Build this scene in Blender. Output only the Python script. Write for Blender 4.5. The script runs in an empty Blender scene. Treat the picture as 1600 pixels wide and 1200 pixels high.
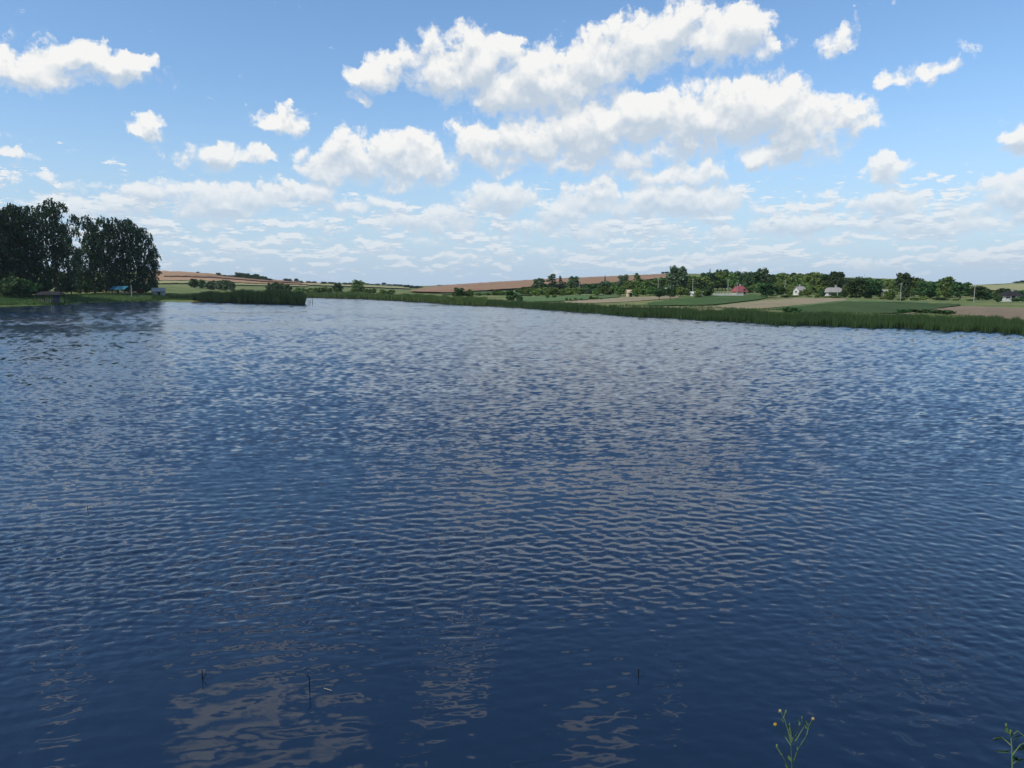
import bpy, math, random
import numpy as np
random.seed(7)
RS = np.random.RandomState(11)
SC = bpy.context.scene
COL = SC.collection
TAU = 2*math.pi

# ------------------------------------------------------------------ camera
CAM_H = 4.5
F = 1186.0                                   # focal length in photo pixels (1600 wide)
TP = 150.0/F; PITCH = math.atan(TP); CP, SP = math.cos(PITCH), math.sin(PITCH)
cam_d = bpy.data.cameras.new('camera'); cam = bpy.data.objects.new('camera', cam_d); COL.objects.link(cam)
cam.location = (0, 0, CAM_H); cam.rotation_euler = (math.pi/2 - PITCH, 0, 0)
cam_d.sensor_width = 36; cam_d.lens = 36*F/1600; cam_d.clip_end = 30000; cam_d.clip_start = 0.05
SC.camera = cam

# ------------------------------------------------------------------ light
SUN_EL = math.radians(47); SUN_AZ = math.radians(-122)      # azimuth from +Y (view) towards +X
sd = bpy.data.lights.new('sun', 'SUN'); sun = bpy.data.objects.new('sun', sd); COL.objects.link(sun)
sd.energy = 3.2; sd.angle = math.radians(0.5); sd.color = (1.0, 0.94, 0.84)
sun.rotation_euler = (math.pi/2 - SUN_EL, 0, -SUN_AZ + math.pi)
SC.view_settings.view_transform = 'Standard'; SC.view_settings.look = 'None'
SC.view_settings.exposure = 0.0; SC.view_settings.gamma = 1.0
try: SC.view_settings.use_curve_mapping = False
except Exception: pass

def img_dir(px, py):
    v = np.array([(px-800)/F, 1.0, -(py-600)/F])
    d = np.array([v[0], v[1]*CP + v[2]*SP, -v[1]*SP + v[2]*CP])
    return d/np.linalg.norm(d)
def ang(px, py):
    d = img_dir(px, py); return math.atan2(d[0], d[1]), math.asin(d[2])

# clouds in view and unseen ones added above the frame, as centre, half width, half height (degrees of the view) and thickness
CL = [(40,108,85,36,1),(110,92,70,34,1),(190,106,62,22,1),(235,104,26,12,.8),(30,72,50,11,.35),
 (228,202,26,15,.85),(237,232,14,8,.45),(437,184,44,20,.9),(338,244,56,19,.85),(410,248,32,13,.7),
 (515,258,50,30,1),(545,245,55,28,1),(610,252,70,36,1.1),(665,262,40,24,.9),(676,214,16,11,.4),
 (598,116,48,24,1),(560,150,16,9,.55),(690,104,52,42,1.1),(745,92,62,38,1.2),(800,138,70,44,1),
 (870,128,66,48,1.1),(930,100,70,46,1.1),(1000,72,68,42,1.1),(1055,42,50,38,1.1),(1135,52,62,42,1.1),
 (1178,84,40,22,.9),(880,178,80,22,.8),(745,226,46,30,1),(830,222,76,40,1),(915,212,84,46,1.2),
 (1015,188,80,42,1.2),(1090,188,90,48,1.2),(1175,170,84,42,1.2),(1260,198,74,42,1.1),(1325,200,44,28,.9),
 (1208,236,52,22,.9),(870,254,90,16,.8),(1000,240,110,22,.8),(1020,272,50,16,.8),(1085,270,48,20,.9),
 (772,312,62,26,1),(680,350,70,18,.8),(640,346,44,16,.8),(880,332,56,26,.9),(940,312,70,26,1),
 (1030,315,76,28,1.1),(1105,318,60,28,1),(1000,355,120,16,.7),(170,325,70,20,.9),(135,290,40,12,.7),
 (262,302,60,20,.9),(330,318,70,28,1),(400,305,60,20,.9),(470,304,54,16,.9),(330,352,26,10,.7),
 (548,326,26,14,.8),(575,350,60,12,.6),(1250,326,56,15,.5),(1240,352,70,17,.9),(1395,322,58,26,1),
 (1370,352,64,16,1),(1460,352,90,17,1),(1535,352,56,12,.8),(1590,298,66,28,1),(1620,330,60,20,.9),
 (1383,268,34,18,.85),(1400,128,46,18,.55),(1470,105,50,20,.5),(1500,85,26,14,.4),(1300,62,56,20,.38),
 (1240,70,30,24,.28),(1590,216,20,24,.9),(1560,196,10,12,.3),(1530,402,80,13,.85),(1600,398,40,14,.85),
 (1130,404,80,11,.8),(1200,398,60,8,.6),(1350,414,60,9,.7),(20,242,26,9,.7),(20,212,34,6,.4),
 (20,280,22,7,.5),(70,278,20,8,.5),(850,392,60,9,.6),(960,392,60,9,.6),(720,400,60,7,.5),
 (470,372,50,8,.5),(1075,362,40,16,.7),(1140,365,34,14,.7),(560,395,80,7,.4),(400,390,70,7,.4),(720,335,60,18,.7),(600,318,40,12,.6),(830,352,50,14,.75),(770,370,60,10,.6),(900,365,60,12,.65),(640,378,60,9,.6),(1290,300,30,10,.5),(1310,375,60,9,.6),(210,350,60,14,.6),(100,320,60,16,.7),(450,340,50,12,.6),(1500,330,70,16,.7),(1180,330,30,14,.6),(1060,300,60,18,.8),(240,380,60,8,.5),(350,375,50,8,.5),(520,350,40,9,.5),(400,-240,70,26,.85),(290,-320,95,40,.95),(380,-430,80,40,.9),(480,-360,55,28,.8),(230,-450,80,34,.8),(330,-540,90,40,.9)]  # last blobs lie above the frame, added for their reflection in the water

w = bpy.data.worlds.new('World'); SC.world = w; w.use_nodes = True
nt = w.node_tree; N = nt.nodes; L = nt.links; N.clear()
class G:                                       # little node helper
    def __init__(s, tree): s.t = tree; s.n = tree.nodes; s.l = tree.links
    def put(s, sock, v):
        if v is None: return
        if hasattr(v, 'is_output') or isinstance(v, bpy.types.NodeSocket): s.l.new(v, sock)
        else: sock.default_value = v
    def m(s, op, a, b=None, c=None, clamp=False):
        n = s.n.new('ShaderNodeMath'); n.operation = op; n.use_clamp = clamp
        for i, v in enumerate((a, b, c)): s.put(n.inputs[i], v)
        return n.outputs[0]
    def vm(s, op, a, b=None, c=None, out=0):
        n = s.n.new('ShaderNodeVectorMath'); n.operation = op
        for i, v in enumerate((a, b, c)): s.put(n.inputs[i], v)
        return n.outputs[out]
    def noise(s, vec, scale, detail=4, rough=.5, dist=0, dim='3D', col=False):
        n = s.n.new('ShaderNodeTexNoise'); n.noise_dimensions = dim
        s.put(n.inputs['Vector'], vec); n.inputs['Scale'].default_value = scale
        n.inputs['Detail'].default_value = detail; n.inputs['Roughness'].default_value = rough
        n.inputs['Distortion'].default_value = dist
        return n.outputs['Color' if col else 'Fac']
    def mr(s, v, a, b, c=0., d=1., kind='SMOOTHSTEP'):
        n = s.n.new('ShaderNodeMapRange'); n.interpolation_type = kind
        s.put(n.inputs[0], v)
        for i, x in enumerate((a, b, c, d)): s.put(n.inputs[i+1], x)
        return n.outputs[0]
    def mix(s, f, a, b, mode='MIX'):
        n = s.n.new('ShaderNodeMix'); n.data_type = 'RGBA'; n.blend_type = mode
        s.put(n.inputs[0], f)
        for i, v in ((6, a), (7, b)):
            if isinstance(v, tuple) and len(v) == 3: v = v+(1,)
            s.put(n.inputs[i], v)
        return n.outputs[2]
    def ramp(s, f, stops):
        n = s.n.new('ShaderNodeValToRGB'); s.put(n.inputs[0], f); e = n.color_ramp.elements
        while len(e) < len(stops): e.new(.5)
        for q, (p, c) in zip(e, stops): q.position = p; q.color = tuple(c)+(1,)
        return n.outputs[0]

# group: cloud density at (azimuth, elevation)
cg = bpy.data.node_groups.new('cloud_field', 'ShaderNodeTree')
cg.interface.new_socket('Q', in_out='INPUT', socket_type='NodeSocketVector')
cg.interface.new_socket('D', in_out='OUTPUT', socket_type='NodeSocketFloat')
cg.interface.new_socket('S', in_out='OUTPUT', socket_type='NodeSocketFloat')
g = G(cg); gi = cg.nodes.new('NodeGroupInput'); go = cg.nodes.new('NodeGroupOutput')
Q = gi.outputs[0]
sep = cg.nodes.new('ShaderNodeSeparateXYZ'); cg.links.new(Q, sep.inputs[0])
phi, th = sep.outputs[0], sep.outputs[1]
nearh = g.mr(th, 0.02, 0.20)                  # 0 at the horizon, 1 high up
warp = g.vm('SUBTRACT', g.noise(Q, 16, 5, .6, dim='2D', col=True), (.5, .5, .5))
warp2 = g.vm('SUBTRACT', g.noise(Q, 60, 4, .6, dim='2D', col=True), (.5, .5, .5))
Qw = g.vm('ADD', Q, g.vm('SCALE', warp, None))
Qw.node.inputs[1].links[0].from_node.inputs[3].default_value = 0.0
sc1 = Qw.node.inputs[1].links[0].from_node; g.put(sc1.inputs[3], g.m('MULTIPLY', nearh, .050))
q2 = g.vm('SCALE', warp2); q2.node.inputs[3].default_value = .015
Qw = g.vm('ADD', Qw, q2)
M = None
for (cx, cy, rx, ry, wt) in CL:
    a0, e0 = ang(cx, cy); a1, _ = ang(cx+rx, cy); _, e1 = ang(cx, cy-ry)
    d = g.vm('MULTIPLY', g.vm('SUBTRACT', Qw, (a0, e0, 0)), (.93/(a1-a0), .88/(e1-e0), 0))
    r2 = g.vm('DOT_PRODUCT', d, d, out=1)
    f = g.m('MULTIPLY_ADD', r2, -.62*(.5+.5*wt), wt*1.0)
    M = f if M is None else g.m('SMOOTH_MAX', M, f, .18)
# the same kind of cumulus all round, outside the part of the sky in view
vor = cg.nodes.new('ShaderNodeTexNoise'); vor.noise_dimensions = '2D'; cg.links.new(g.vm('MULTIPLY', Qw, (1, 2.0, 0)), vor.inputs['Vector'])
vor.inputs['Scale'].default_value = 5.0; vor.inputs['Detail'].default_value = 2.5
oth = g.mr(vor.outputs['Fac'], .56, .76, -1.1, 1.3, 'LINEAR')
inside = g.m('MULTIPLY', g.mr(g.m('ABSOLUTE', phi), .62, .76, 1, 0), g.mr(th, .33, .40, 1, 0))
M = g.m('SMOOTH_MAX', M, g.m('SUBTRACT', oth, g.m('MULTIPLY', inside, 3.0)), .1)
# small flat clouds low over the horizon
lowc = g.noise(g.vm('MULTIPLY', Q, (1, 3.6, 0)), 15, 7, .62, dim='2D')
lowc = g.m('MULTIPLY_ADD', g.noise(g.vm('MULTIPLY', Q, (1, 4.5, 0)), 42, 5, .6, dim='2D'), .45, g.m('MULTIPLY', lowc, .6))
lowm = g.m('MULTIPLY', g.mr(th, .003, .03), g.mr(th, .08, .17, 1, 0))
low = g.m('ADD', g.mr(lowc, .36, .64, -.9, 1.1, 'LINEAR'), g.m('MULTIPLY_ADD', lowm, 1.3, -1.3))
M = g.m('MAXIMUM', M, low)
b1 = g.noise(Q, 22, 9, .52, dim='2D'); b2 = g.noise(Q, 75, 6, .62, dim='2D')
bb = g.m('ADD', g.m('MULTIPLY', b1, .7), g.m('MULTIPLY', b2, .3))
v1 = cg.nodes.new('ShaderNodeTexVoronoi'); v1.voronoi_dimensions = '2D'; v1.feature = 'SMOOTH_F1'; cg.links.new(Qw, v1.inputs['Vector'])
v1.inputs['Scale'].default_value = 34; v1.inputs['Smoothness'].default_value = .35
try: v1.inputs['Detail'].default_value = 3; v1.inputs['Roughness'].default_value = .55
except Exception: pass
puff = g.m('SUBTRACT', .45, v1.outputs['Distance'])
D = g.m('ADD', M, g.m('ADD', g.m('MULTIPLY', g.m('SUBTRACT', bb, .5), 1.25), g.m('MULTIPLY', puff, .75)))
D = g.m('ADD', D, .30)
D = g.m('MINIMUM', D, g.m('MULTIPLY_ADD', M, 2.2, 1.5))
cg.links.new(D, go.inputs[0])
bs = g.noise(Q, 22, 3.0, .5, dim='2D')
cg.links.new(g.m('ADD', M, g.m('MULTIPLY', g.m('SUBTRACT', bs, .5), 1.5)), go.inputs[1])

g = G(nt)
tc = N.new('ShaderNodeTexCoord'); sp_ = N.new('ShaderNodeSeparateXYZ'); L.new(tc.outputs['Generated'], sp_.inputs[0])
phi = g.m('ARCTAN2', sp_.outputs[0], sp_.outputs[1]); th = g.m('ARCSINE', sp_.outputs[2])
cmb = N.new('ShaderNodeCombineXYZ'); L.new(phi, cmb.inputs[0]); L.new(th, cmb.inputs[1]); Q = cmb.outputs[0]
def field(q):
    n = N.new('ShaderNodeGroup'); n.node_tree = cg; L.new(q, n.inputs[0]); return n.outputs
D0, S0 = field(Q)
D1, S1 = field(g.vm('ADD', Q, g.mix(g.mr(th, .03, .25), (-.002, .0055, 0), (-.006, .015, 0))))     # towards the sun
sky = N.new('ShaderNodeTexSky'); sky.sky_type = 'NISHITA'; sky.sun_disc = False
sky.sun_elevation = SUN_EL; sky.sun_rotation = SUN_AZ
sky.air_density = 1.15; sky.dust_density = 0.25; sky.ozone_density = 3.0; sky.altitude = 150
grad = g.m('SUBTRACT', S1, S0)
alpha = g.mr(D0, 0.02, g.mr(grad, -.3, .3, .60, 1.0, 'LINEAR'))
shade = g.mr(g.m('ADD', grad, g.m('MULTIPLY', g.m('SUBTRACT', D1, D0), .32)), -.48, .30, 0, 1, 'LINEAR')
thick = g.mr(D0, .1, 1.1)
shade = g.m('MULTIPLY', shade, g.m('MULTIPLY_ADD', thick, .25, .75))
soft = g.mr(S1, .7, 1.3, 0, .15)
shade = g.m('ADD', shade, soft, clamp=True)
ccol = g.mix(shade, (8.7, 8.65, 8.4), (5.1, 5.85, 6.7))
hz = g.mr(th, 0.0, .20, 1, 0)
ccol = g.mix(g.m('MULTIPLY', hz, .35), ccol, (5.2, 6.4, 7.9))
alpha = g.m('MULTIPLY', alpha, g.m('MULTIPLY_ADD', hz, -.30, .97))
alpha = g.m('MULTIPLY', alpha, g.mr(th, -.01, .03))
skyb = g.mix(1.0, sky.outputs[0], g.mix(g.mr(th, .0, .35), (1.05, 1.22, 1.42), (1.12, 1.30, 1.45)), 'MULTIPLY')
hazy = g.mr(th, -.02, .30, 1, 0); hazy = g.m('POWER', hazy, 1.6)
skyb = g.mix(g.m('MULTIPLY', hazy, .93), skyb, (4.5, 5.85, 7.35))
skyc = g.mix(alpha, skyb, ccol)
bg = N.new('ShaderNodeBackground'); L.new(skyc, bg.inputs[0]); bg.inputs[1].default_value = 0.11
wo = N.new('ShaderNodeOutputWorld'); L.new(bg.outputs[0], wo.inputs[0])
try: w.cycles.sampling_method = 'MANUAL'; w.cycles.sample_map_resolution = 512
except Exception: pass

# ------------------------------------------------------------------ helpers
def tag(o, label=None, cat=None, group=None, kind=None):
    if label: o['label'] = label
    if cat: o['category'] = cat
    if group: o['group'] = group
    if kind: o['kind'] = kind
    return o
def mesh_np(name, V, Fc, mats=(), smooth=False, mi=None):
    V = np.asarray(V, dtype=np.float32); me = bpy.data.meshes.new(name)
    if isinstance(Fc, np.ndarray):
        k = Fc.shape[1]; me.vertices.add(len(V)); me.vertices.foreach_set('co', V.ravel())
        me.loops.add(Fc.size); me.loops.foreach_set('vertex_index', Fc.astype(np.int32).ravel())
        me.polygons.add(len(Fc)); me.polygons.foreach_set('loop_start', np.arange(0, Fc.size, k, dtype=np.int32))
        me.update(calc_edges=True)
    else:
        me.from_pydata(V.tolist(), [], [tuple(f) for f in Fc]); me.update()
    if smooth: me.polygons.foreach_set('use_smooth', np.ones(len(me.polygons), dtype=bool))
    if mi is not None: me.polygons.foreach_set('material_index', np.asarray(mi, dtype=np.int32))
    for m in mats: me.materials.append(m)
    return me
def link(name, me, parent=None, loc=None):
    o = bpy.data.objects.new(name, me); COL.objects.link(o)
    if parent is not None: o.parent = parent
    if loc is not None: o.location = loc
    return o
def empty(name, loc, rz=0):
    o = bpy.data.objects.new(name, None); o.empty_display_size = .3; COL.objects.link(o)
    o.location = loc; o.rotation_euler = (0, 0, rz); return o
def mat(name, build, rough=.9):
    m = bpy.data.materials.new(name); m.use_nodes = True; t = m.node_tree; g = G(t)
    p = t.nodes['Principled BSDF']; p.inputs['Roughness'].default_value = rough
    p.inputs['Specular IOR Level'].default_value = .2
    build(g, p); return m
def pos(g): return g.n.new('ShaderNodeNewGeometry').outputs['Position']
def island(g): return g.n.new('ShaderNodeNewGeometry').outputs['Random Per Island']
def objrand(g): return g.n.new('ShaderNodeObjectInfo').outputs['Random']
def ocoord(g): return g.n.new('ShaderNodeTexCoord').outputs['Object']
def simple(name, c, rough=.8, var=.25, scale=2.0):
    def b(g, p):
        n = g.noise(ocoord(g), scale, 5, .6)
        lo = tuple(x*(1-var) for x in c); hi = tuple(min(1, x*(1+var)) for x in c)
        g.put(p.inputs['Base Color'], g.mix(g.mr(n, .3, .7), lo, hi))
    return mat(name, b, rough)

# ------------------------------------------------------------------ terrain height
def interp(x, pts):
    return np.interp(x, [p[0] for p in pts], [p[1] for p in pts])
def smooth01(t): t = np.clip(t, 0, 1); return t*t*(3-2*t)
def elev(py): return np.tan(np.arctan((600-np.asarray(py, float))/F) - PITCH)
DS = [(-900,150),(-200,172),(0,187),(60,197),(100,208),(130,236),(250,262),(300,290),(340,335),(400,350),(480,361),(560,319),(640,258),
      (700,217),(800,181),(900,147),(1000,123),(1100,111),(1200,98.6),(1300,93.5),(1400,89),(1500,83.4),(1600,78.6),(2000,64),(3500,40)]
def shore(px): return interp(px, DS)
ST = {-300: [(185,473),(205,464),(240,459),(400,450),(900,430)],
      0:   [(194,471),(205,464),(235,459),(300,455),(450,448),(900,428)],
      150: [(244,468),(256,461),(285,456),(400,449),(900,425)],
      250: [(270,465),(285,459),(310,455),(420,447),(650,438),(1000,423)],
      330: [(335,461),(380,455),(480,448),(700,438),(1000,428)],
      420: [(362,461),(420,457),(560,450),(760,443),(1000,437)],
      480: [(372,461),(450,457),(700,450),(950,446),(1300,441)],
      560: [(330,463),(420,458),(650,452),(950,448),(1400,444)],
      650: [(268,468),(330,463),(500,458.5),(900,453),(1500,447.3)],
      720: [(215,471),(280,465),(400,460),(600,452),(1100,444)],
      800: [(188,476),(230,470),(300,463.5),(420,457),(1000,439)],
      900: [(155,481),(180,475),(230,467),(300,462),(420,456),(1000,434)],
      1050:[(122,490),(150,480),(220,467),(300,460),(500,449),(1000,427)],
      1200:[(107,494),(140,482),(200,470),(280,461),(350,456),(900,430)],
      1320:[(102,497),(135,484),(190,472),(280,463),(350,458),(900,433)],
      1420:[(98,500),(130,487),(190,475),(280,466),(350,461),(900,436)],
      1520:[(92,505),(120,491.5),(170,479),(250,469),(330,462),(520,454),(900,445)],
      1610:[(88,509),(110,496.5),(150,483),(225,471),(300,464),(500,456),(900,441)],
      1900:[(76,517),(100,501),(140,485),(230,470),(300,463),(500,456),(900,441)]}
SK = sorted(ST)
SGRID = np.concatenate([np.linspace(-200, -20, 20), np.linspace(-18, 40, 88), np.geomspace(41, 1400, 220), [2000, 3500, 6000, 12000]])
ZT = []
for k in SK:
    ds = float(shore(k)); pts = [(-200, -3.5), (-15, -1.5), (-2, -.25), (0, 0), (.9, .22)]
    for (D_, py) in ST[k]:
        pts.append((D_-ds, CAM_H + D_*float(elev(py))))
    sl, zl = pts[-1]; pts += [(sl+500, zl+1), (sl+1500, zl-6), (sl+4000, zl-10), (20000, zl-20)]
    z = np.interp(SGRID, [p[0] for p in pts], [p[1] for p in pts])
    ker = 5                                   # round the kinks on land
    zz = z.copy()
    for it in range(3):
        z2 = zz.copy(); z2[1:-1] = (zz[:-2]*1+zz[1:-1]*2+zz[2:]*1)/4; zz = z2
    ZT.append(zz)
ZT = np.array(ZT)
def pen(px, D):                               # low tongue of land under the left reed bed
    front = interp(px, [(200,262),(250,258),(350,238),(400,226),(475,207)])
    t = smooth01((D-front+1.5)/3)*smooth01((front+22-D)/8)*smooth01((476-px)/5)*smooth01((px-235)/20)
    return t*.55-.9*(1-t)
def vnoise(x, y, s, seed=0):
    x = x/s+seed*17.3; y = y/s+seed*9.7
    return (np.sin(x*1.3+np.sin(y*1.7))*.5+np.sin(y*1.9+1.3*np.sin(x*.8+2))*.5+.5*np.sin(x*2.9-y*2.3+seed))/1.5
def H(x, y):
    x = np.asarray(x, float); y = np.maximum(np.asarray(y, float), 1e-3)
    px = 800 + (x/y)*F/CP; px = np.clip(px, SK[0], SK[-1]); s = y - shore(np.clip(800+(x/y)*F/CP, -900, 3500))
    k = np.clip(np.searchsorted(SK, px)-1, 0, len(SK)-2); ka = np.array(SK, float)
    t = (px-ka[k])/(ka[k+1]-ka[k])
    fi = np.interp(s, SGRID, np.arange(len(SGRID))); i = np.clip(fi.astype(int), 0, len(SGRID)-2); f = fi-i
    za = ZT[k, i]*(1-f)+ZT[k, i+1]*f; zb = ZT[k+1, i]*(1-f)+ZT[k+1, i+1]*f
    z = za*(1-t)+zb*t
    z = z + np.clip(s/60, 0, 1)*.25*vnoise(x, y, 14) + np.clip((s-150)/400, 0, 1)*.8*vnoise(x, y, 90, 3)
    z = np.where(s > 5, np.maximum(z, .38), z)
    return np.maximum(z, np.where((px > 200) & (px < 480), pen(px, y), -9))
def gp(px, D, dz=0.0):                        # ground point in picture column px at depth D
    z = 0.0
    for _ in range(3):
        x = (px-800)/F*(D*CP-(z-CAM_H)*SP); z = float(H(x, D))
    return np.array([x, D, z+dz])
def hit(px, py):                              # where the sight line through a pixel meets the ground
    Ds_ = np.concatenate([np.arange(float(shore(px))-1, 420, .8), np.geomspace(421, 2500, 260)])
    zr = CAM_H + Ds_*float(elev(py)); x = (px-800)/F*(Ds_*CP-(zr-CAM_H)*SP); zg = H(x, Ds_)
    b = np.where(zg >= zr)[0]
    i = b[0] if len(b) else int(np.argmin(np.abs((zg-zr)/Ds_)))
    return Ds_[i]
def zat(py, D): return CAM_H + D*float(elev(py))

# ------------------------------------------------------------------ ground materials
def m_ground(name, a, b, c, big=.03, row=None):
    def bl(g, p):
        P = pos(g); n1 = g.noise(P, big, 6, .6); n2 = g.noise(P, .6, 5, .65); n3 = g.noise(P, .12, 4, .6)
        col = g.mix(g.mr(n1, .38, .62), a, b); col = g.mix(g.m('MULTIPLY', g.mr(n3, .45, .70), .7), col, c)
        col = g.mix(.55, col, g.mix(g.mr(n2, .25, .75), (.35,.35,.35), (1,1,1)), 'MULTIPLY') if True else col
        if row:
            wv = g.n.new('ShaderNodeTexWave'); wv.bands_direction = 'X'
            mp = g.n.new('ShaderNodeMapping'); g.put(mp.inputs[0], P); mp.inputs['Rotation'].default_value[2] = row[1]
            g.put(wv.inputs['Vector'], mp.outputs[0]); wv.inputs['Scale'].default_value = row[0]
            wv.inputs['Distortion'].default_value = 1.5; wv.inputs['Detail'].default_value = 3
            col = g.mix(g.m('MULTIPLY', wv.outputs['Fac'], row[2]), col, row[3])
        g.put(p.inputs['Base Color'], col)
        bu = g.n.new('ShaderNodeBump'); bu.inputs['Strength'].default_value = .7; bu.inputs['Distance'].default_value = .4
        g.put(bu.inputs['Height'], n2); g.put(p.inputs['Normal'], bu.outputs[0])
    return mat(name, bl, 1.0)
M_GRASS = m_ground('meadow_grass', (.12,.18,.045), (.21,.23,.075), (.32,.28,.11))
M_GREEN = m_ground('green_crop', (.065,.115,.022), (.08,.135,.028), (.12,.165,.04), row=(.35, .5, .35, (.03,.09,.02)))
M_DGREEN = m_ground('dark_green_crop', (.050,.090,.016), (.062,.105,.02), (.10,.13,.035), row=(.5, 1.2, .4, (.03,.055,.012)))
M_LGREEN = m_ground('pale_green_crop', (.10,.17,.05), (.13,.20,.06), (.18,.22,.08), row=(.45, .9, .3, (.07,.15,.05)))
M_TAN = m_ground('dry_stubble', (.34,.27,.15), (.40,.31,.19), (.25,.24,.10))
M_SOIL = m_ground('bare_soil', (.27,.195,.12), (.32,.235,.15), (.21,.17,.09), row=(.3, .35, .3, (.20,.145,.09)))
M_RED = m_ground('reddish_plough_soil', (.34,.205,.105), (.42,.28,.155), (.26,.145,.075), big=.006, row=(.012, 1.45, .5, (.30,.14,.08)))
M_ORANGE = m_ground('orange_stubble_field', (.46,.28,.14), (.55,.36,.20), (.40,.22,.11), big=.006, row=(.014, 1.4, .45, (.34,.18,.09)))
M_YEL = m_ground('pale_yellow_field', (.42,.38,.17), (.36,.36,.15), (.28,.30,.12), big=.01)
M_SHOREG = m_ground('lush_bank_grass', (.045,.105,.022), (.075,.145,.03), (.11,.17,.04), big=.08)

# ground sheet
U = np.concatenate([np.linspace(-2.2, -.85, 28)[:-1], np.linspace(-.85, .85, 430), np.linspace(.85, 2.2, 28)[1:]])
R_ = np.concatenate([np.linspace(-180, -20, 160), np.linspace(-18.5, 60, 104), np.geomspace(61, 1500, 150), np.geomspace(1600, 3600, 10)])
uu, ss = np.meshgrid(U, R_, indexing='ij')
yy = np.maximum(shore(np.clip(800+uu*F/CP, -900, 3500))+ss, 12+0*uu); xx = uu*yy
Vg = np.stack([xx, yy, H(xx, yy)], -1).reshape(-1, 3)
def grid_faces(a, b):
    i, j = np.meshgrid(np.arange(a-1), np.arange(b-1), indexing='ij'); q = (i*b+j).ravel()
    return np.stack([q, q+b, q+b+1, q+1], 1)
Fg = grid_faces(len(U), len(R_))
tag(link('ground', mesh_np('ground', Vg, Fg, [M_GRASS], True)), 'rolling grassy ground behind the lake rising to low hills', None, None, 'structure')

def patch(name, m, top, bot, label, lift=.12, ncol=None, nrow=24):
    x0 = max(top[0][0], bot[0][0]); x1 = min(top[-1][0], bot[-1][0]); nc = ncol or max(8, int((x1-x0)/5))
    V = []
    for i in range(nc+1):
        px = x0+(x1-x0)*i/nc
        db = hit(px, float(interp(px, bot))); dt = max(hit(px, float(interp(px, top))), db+.05)
        e = math.sin(px*.37)*.008+math.sin(px*1.13)*.005
        db *= 1+e*.5; dt *= 1+e
        for j in range(nrow+1):
            D_ = db*(dt/db)**(j/nrow); P = gp(px, D_)
            V.append((P[0], P[1], P[2]+lift*(D_/150)**.5))
    o = link(name, mesh_np(name, V, grid_faces(nc+1, nrow+1), [m], True))
    return tag(o, label, None, None, 'structure')
patch('stubble_field', M_ORANGE, [(225,423),(300,426.5),(370,432),(430,438.5),(500,443.5)], [(225,440),(300,439.5),(370,443),(430,445.5),(500,446)], 'orange brown stubble field on the left hillside above the reed bed', .5)
patch('yellow_field', M_YEL, [(232,440.5),(300,440),(370,444),(480,447)], [(232,445),(300,443.5),(370,446.5),(480,449)], 'pale yellow grass strip below the orange hillside field', .4)
patch('yellow_field', M_YEL, [(480,444),(560,447),(640,450)], [(480,446.5),(560,449.5),(640,452.5)], 'thin pale yellow field in the far valley behind two round trees', .5)
patch('ploughed_field', M_RED, [(640,456),(665,451),(700,447),(760,443),(850,438),(940,434),(1045,429.5)], [(640,457.5),(665,458.5),(700,459.5),(760,456),(850,450),(940,445),(1045,436)], 'reddish brown ploughed field sweeping up the central hill', .6)
patch('yellow_field', M_YEL, [(1380,437),(1430,438),(1500,448),(1560,447),(1640,443)], [(1380,442),(1430,445),(1500,453),(1560,456),(1640,459)], 'dry yellow hillside field at the right edge behind the dark trees', .5)
patch('crop_field', M_GREEN, [(690,458.5),(760,456),(830,458)], [(690,461.5),(760,461),(830,463)], 'small green crop strip below the ploughed hill', .25)
patch('crop_field', M_LGREEN, [(812,465),(850,463),(900,462),(968,461)], [(812,472.5),(850,472),(900,470),(968,464.5)], 'pale green crop rows left of the small cream hut', .15)
patch('stubble_field', M_TAN, [(880,471.5),(930,468.5),(980,465),(1060,462)], [(880,474),(930,474),(980,472),(1060,466)], 'pale dry strip in front of the cream hut', .1)
patch('crop_field', M_GREEN, [(1012,474),(1060,468),(1115,462.5),(1185,461.5),(1200,464)], [(1012,479),(1060,478.5),(1115,477.5),(1185,469),(1200,466)], 'deep green field below the white wall and red-roofed house', .2)
patch('bare_field', M_TAN, [(960,480),(1060,479.5),(1120,478.5),(1190,470.5),(1250,466.5),(1322,467)], [(960,481),(1060,483),(1120,486),(1190,483),(1250,477),(1322,470)], 'long tan bare strip curving between two green fields', .1)
patch('crop_field', M_DGREEN, [(1225,484),(1265,478.5),(1320,472.5),(1390,474),(1450,475),(1500,476)], [(1225,488),(1265,490),(1320,491),(1390,491),(1450,485.5),(1500,478)], 'dark green crop field below the roadside poles', .2)
patch('bare_field', M_SOIL, [(1448,486),(1490,480),(1515,479),(1600,482.5),(1700,488)], [(1448,487.5),(1490,493),(1515,500),(1600,505),(1700,512)], 'light brown bare soil field at the right edge above the reeds', .12)
patch('grass_verge', M_SHOREG, [(-60,465),(60,464),(140,461),(250,461),(340,462)], [(-60,478),(60,476.5),(140,472.3),(250,470.6),(340,466)], 'lush short grass on the left bank in front of the birches', .06)

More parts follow.
